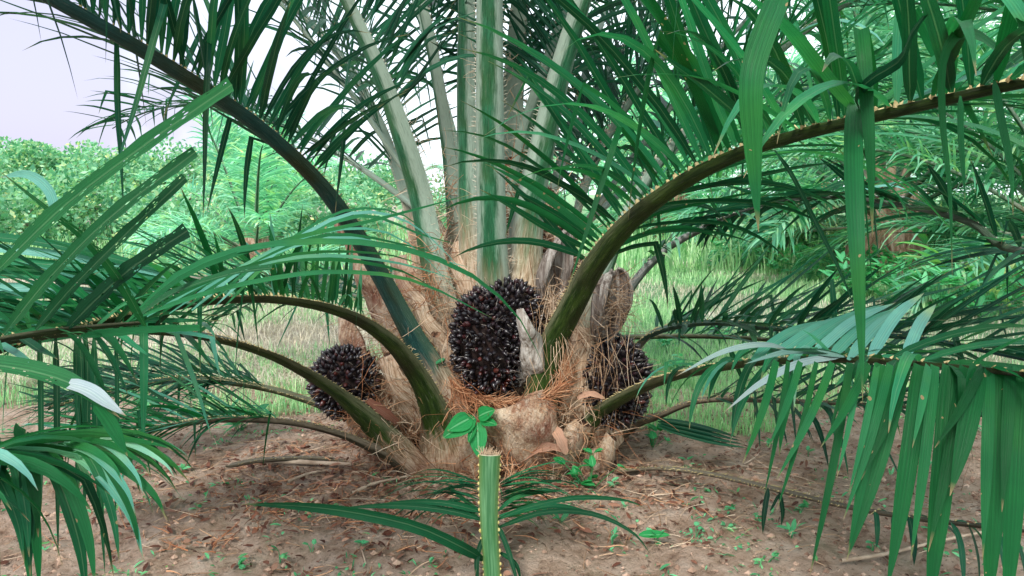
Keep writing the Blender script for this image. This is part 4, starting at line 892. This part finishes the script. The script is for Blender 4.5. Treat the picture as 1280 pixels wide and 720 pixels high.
# ------------------------------------------------------------------ background palms
def bg_frond(seed, L, bend, el, lmat, n=84, LL=.75, lw=.03, t0=.2):
    """mesh data of one frond starting at the origin, growing along +X"""
    r = random.Random(seed); d = Vector((math.cos(el), 0, math.sin(el))); p = Vector((.12, 0, 0)); P = []; W = []; k = 20
    for i in range(k + 1):
        f = i / k; P.append(p.copy()); W.append(.09 * (1 - .88 * f)); d = (d + Vector((0, 0, -1)) * bend * (.3 + f) / k).normalized(); p = p + d * L / k
    rf = default_ref(Vector((0, 0, 0))); fr = frames(P, rf); a = MB(); rachis(a, P, W, fr)
    b = MB()
    for sd in (-1, 1):
        for i in range(n):
            f = (i + r.random()) / n; x = lerp(t0, 1, f) * k; j = min(k - 1, int(x)); q = P[j].lerp(P[j + 1], x - j); T, U, S = fr[j]
            A = R(lerp(68, 35, f) + r.gauss(0, 6)); lf = r.uniform(0, .6); dd = (S * sd * math.sin(A) + T * math.cos(A)) * math.cos(lf) + U * math.sin(lf)
            pr = lerp(.6, 1, min(1, f / .35)) if f < .35 else lerp(1, .45, (f - .35) / .65)
            Q = grow(q, dd, LL * pr * r.uniform(.85, 1.1), max(.2, .8 + r.gauss(0, .35)), 4, r)
            ribbon(b, Q, U + rv(r) * .25, lw * r.uniform(.8, 1.2), r.random(), .3)
    return a, b
FM = {}
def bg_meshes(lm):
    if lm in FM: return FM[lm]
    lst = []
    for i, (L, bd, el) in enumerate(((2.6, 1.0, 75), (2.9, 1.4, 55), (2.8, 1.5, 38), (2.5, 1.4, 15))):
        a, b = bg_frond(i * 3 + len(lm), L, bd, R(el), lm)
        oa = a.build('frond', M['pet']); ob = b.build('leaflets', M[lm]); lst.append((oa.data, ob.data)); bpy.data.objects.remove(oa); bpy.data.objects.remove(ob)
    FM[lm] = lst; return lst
tr = MB()
for j in range(16):
    z = -.1 + j * .1; 
    for i in range(32):
        a_ = 2 * math.pi * i / 32; r_ = (.48 - .22 * max(0, z) / 1.4) * (1 + .14 * noise.noise(Vector((math.cos(a_) * 5, math.sin(a_) * 5, z * 1.2)))); tr.vert((math.cos(a_) * r_, math.sin(a_) * r_, z), (0, 0), .5)
for j in range(15):
    for i in range(32): k_ = (i + 1) % 32; tr.face(j * 32 + i, j * 32 + k_, (j + 1) * 32 + k_, (j + 1) * 32 + i)
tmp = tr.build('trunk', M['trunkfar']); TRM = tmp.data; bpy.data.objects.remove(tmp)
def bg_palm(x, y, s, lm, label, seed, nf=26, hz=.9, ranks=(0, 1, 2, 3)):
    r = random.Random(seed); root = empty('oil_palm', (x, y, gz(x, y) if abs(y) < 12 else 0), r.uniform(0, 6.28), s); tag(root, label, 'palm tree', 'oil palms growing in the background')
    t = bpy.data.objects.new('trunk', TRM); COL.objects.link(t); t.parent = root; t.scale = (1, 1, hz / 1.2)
    ms = bg_meshes(lm)
    for i in range(nf):
        q = i / nf; rank = ranks[min(len(ranks) - 1, int(q * len(ranks)))]
        fa, lb = ms[rank]; f = bpy.data.objects.new('frond', fa); COL.objects.link(f); f.parent = root
        f.location = (0, 0, hz * (1.0 - .14 * rank)); f.rotation_euler = (0, R(r.gauss(0, 6)), i * 2.39996 + r.gauss(0, .2)); sc = r.uniform(.85, 1.15); f.scale = (sc, sc, sc)
        l = bpy.data.objects.new('leaflets', lb); COL.objects.link(l); l.parent = f
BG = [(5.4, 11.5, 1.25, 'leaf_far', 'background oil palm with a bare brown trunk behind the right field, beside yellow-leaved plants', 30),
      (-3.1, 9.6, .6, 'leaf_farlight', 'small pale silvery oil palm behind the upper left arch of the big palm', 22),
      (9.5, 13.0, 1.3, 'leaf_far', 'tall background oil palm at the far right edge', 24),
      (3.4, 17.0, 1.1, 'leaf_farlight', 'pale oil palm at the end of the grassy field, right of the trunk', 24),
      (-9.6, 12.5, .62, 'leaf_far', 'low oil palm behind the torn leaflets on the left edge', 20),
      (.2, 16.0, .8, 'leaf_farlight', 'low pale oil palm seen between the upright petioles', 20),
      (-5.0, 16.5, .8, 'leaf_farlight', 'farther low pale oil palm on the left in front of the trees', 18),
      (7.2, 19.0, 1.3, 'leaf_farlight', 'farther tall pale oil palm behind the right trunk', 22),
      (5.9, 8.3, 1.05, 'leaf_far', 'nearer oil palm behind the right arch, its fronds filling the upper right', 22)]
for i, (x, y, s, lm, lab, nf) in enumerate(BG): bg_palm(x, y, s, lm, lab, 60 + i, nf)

# ------------------------------------------------------------------ background trees and shrubs
def tree(x, y, h, rx, label, seed, group, name='tree', mt='tree', n=5200, cat='tree', leaf=.16, trunk=True):
    r = random.Random(seed); root = empty(name, (x, y, 0)); tag(root, label, cat, group)
    cl_ = []
    for i in range(r.randint(9, 13)):
        a_ = r.uniform(0, 6.28); q = r.random() ** .6; cl_.append((Vector((math.cos(a_) * rx * q * .8, math.sin(a_) * rx * q * .8, h * (r.uniform(.62, .93) if trunk else r.uniform(.25, .8)) - q * .12 * h)), rx * r.uniform(.28, .5)))
    t = MB()
    if trunk: tube(t, cat_rom([Vector((0, 0, -.1)), Vector((r.gauss(0, .1), 0, h * .3)), Vector((r.gauss(0, .15), 0, h * .65))], 6), .05 * h * .5, .02 * h * .5, 8)
    for c, rr in cl_: tube(t, cat_rom([Vector((0, 0, h * .25 if trunk else 0)), c * .5 + Vector((0, 0, h * .12)), c], 5), .012 * h, .004 * h, 5)
    t.build('trunk' if trunk else 'branches', M['bark'], root)
    cr_ = MB()
    for i in range(n):
        c, rr = cl_[r.randrange(len(cl_))]; d = rv(r).normalized() * rr * r.random() ** .35; d.z *= .75; q = c + d
        dd = (d.normalized() + rv(r) * .8).normalized(); s = leaf * r.uniform(.6, 1.3)
        a2 = dd.orthogonal().normalized(); rn = min(1, max(0, .5 + r.gauss(0, .22)))
        v0 = cr_.vert(q - dd * s * .5, (.5, 0), rn); v1 = cr_.vert(q + a2 * s * .28, (1, .5), rn); v2 = cr_.vert(q + dd * s * .5, (.5, .8), rn); v3 = cr_.vert(q - a2 * s * .28, (0, .5), rn)
        cr_.face(v0, v1, v2, v3)
    cr_.build('crown', M[mt], root)
TL = ['leftmost rounded tree of the distant row behind the torn leaflets', 'tallest knobbly tree of the distant row at the left', 'third tree from the left in the distant row', 'broad tree of the distant row left of the dark upper arch', 'tree of the distant row just behind the dark upper arch',
      'distant tree seen between the left upright petioles', 'distant tree seen just right of the upright petioles', 'distant tree behind the right arch', 'dark distant tree behind the far right palms', 'distant tree behind the nearer right palm']
for i, (px, Y, py) in enumerate(((20, 30, 205), (75, 27, 180), (140, 28, 192), (230, 30, 190), (330, 26, 200), (450, 28, 215), (760, 26, 150), (900, 26, 90), (1180, 26, 20), (1040, 28, 40))):
    tp = at(px, py, Y); tree(tp.x, Y, tp.z, 2.4 if px < 600 else 3.4, TL[i], 200 + i, 'distant trees behind the plot')
SL = ['low green shrub at the left edge beyond the dry grass', 'shrub beyond the dry grass, left of the pale palm', 'shrub behind the dry grass, under the dark arch', 'shrub seen behind the left petioles', 'shrub behind the trunk at the field edge', 'shrub at the end of the right field', 'green bush left of the background palm trunk', 'bush right of the background palm trunk', 'low bush at the far right edge']
for i, (px, Y, hh, rx) in enumerate(((20, 14, 1.7, 1.8), (140, 15, 1.8, 1.8), (280, 13, 1.5, 1.6), (420, 14, 1.5, 1.6), (600, 18, 1.8, 2.2), (850, 18, 1.7, 2.2), (980, 12.5, .9, 1.0), (1230, 12.5, 1.2, 1.3), (1330, 10.5, 1.0, 1.0))):
    x = (px - 640) / F * Y; tree(x, Y, hh, rx, SL[i], 300 + i, 'shrubs at the edge of the plot', 'shrub', 'tree', 3600, 'shrub', .11, False)
# leafy herbs and broad yellow-green plants by the background palm
def broad_plant(px, py, n, h, L, wd, label, seed, mt='gold'):
    r = random.Random(seed); loc = atg(px, py); root = empty('broadleaf_plant', loc); tag(root, label, 'plant', 'broad-leaved plants by the background palm')
    sm = MB()
    for i in range(n):
        az = i * 2.4; top = Vector((math.cos(az) * .12, math.sin(az) * .12, h * r.uniform(.35, 1)))
        tube(sm, cat_rom([Vector((0, 0, -.02)), Vector((top.x * .3, top.y * .3, top.z * .6)), top], 4), .012, .006, 5)
        lf = MB(); blade(lf, top, Vector((math.cos(az), math.sin(az), r.uniform(.3, 1.6))), Vector((0, 0, 1)) - Vector((math.cos(az), math.sin(az), 0)), L * r.uniform(.7, 1.2), wd, r.random(), .9, k=6)
        lf.build('leaf', M[mt], root)
    sm.build('stems', M['weed'], root)
broad_plant(1200, 385, 11, .5, .55, .16, 'broad yellow-green leafy plant right of the background palm trunk', 1)
broad_plant(1255, 378, 9, .4, .5, .14, 'second broad-leaved plant at the right, nearer the frame edge', 2)
broad_plant(1165, 360, 7, .7, .5, .2, 'taller broad-leaved plant close beside the background palm trunk', 3, 'weed')
for i, (px, py) in enumerate(((1100, 352), (1130, 365), (1070, 352), (1150, 388), (1040, 345), (1110, 380), (980, 345), (1010, 352), (940, 340), (1230, 400), (1180, 400), (1085, 372), (905, 335), (1270, 395), (1060, 372))):
    wh = 'far left of' if px < 1000 else 'just left of' if px < 1080 else 'just below' if px < 1140 else 'right of' if px < 1200 else 'far right of'
    o = herb(atg(px, py), 34, .4, .16, .045, 'knee-high green leafy weed ' + wh + ' the background palm trunk' + (', nearer row' if py > 362 else ''), 'weeds around the background palm', seed=400 + i); o.scale = (1.2, 1.2, 1)
for i, (px, py) in enumerate(((860, 412), (830, 440), (900, 430), (1000, 470), (850, 470), (930, 455), (240, 500), (180, 520), (300, 540))):
    herb(atg(px, py), 14, .12, .09, .03, 'ankle-high green weed in rough grass ' + ('left of the trunk' if px < 600 else 'just right of the right bunch' if px < 880 else 'behind the low right frond') + (', nearer' if py > 452 else ', farther'), 'weeds in the rough grass', seed=500 + i)
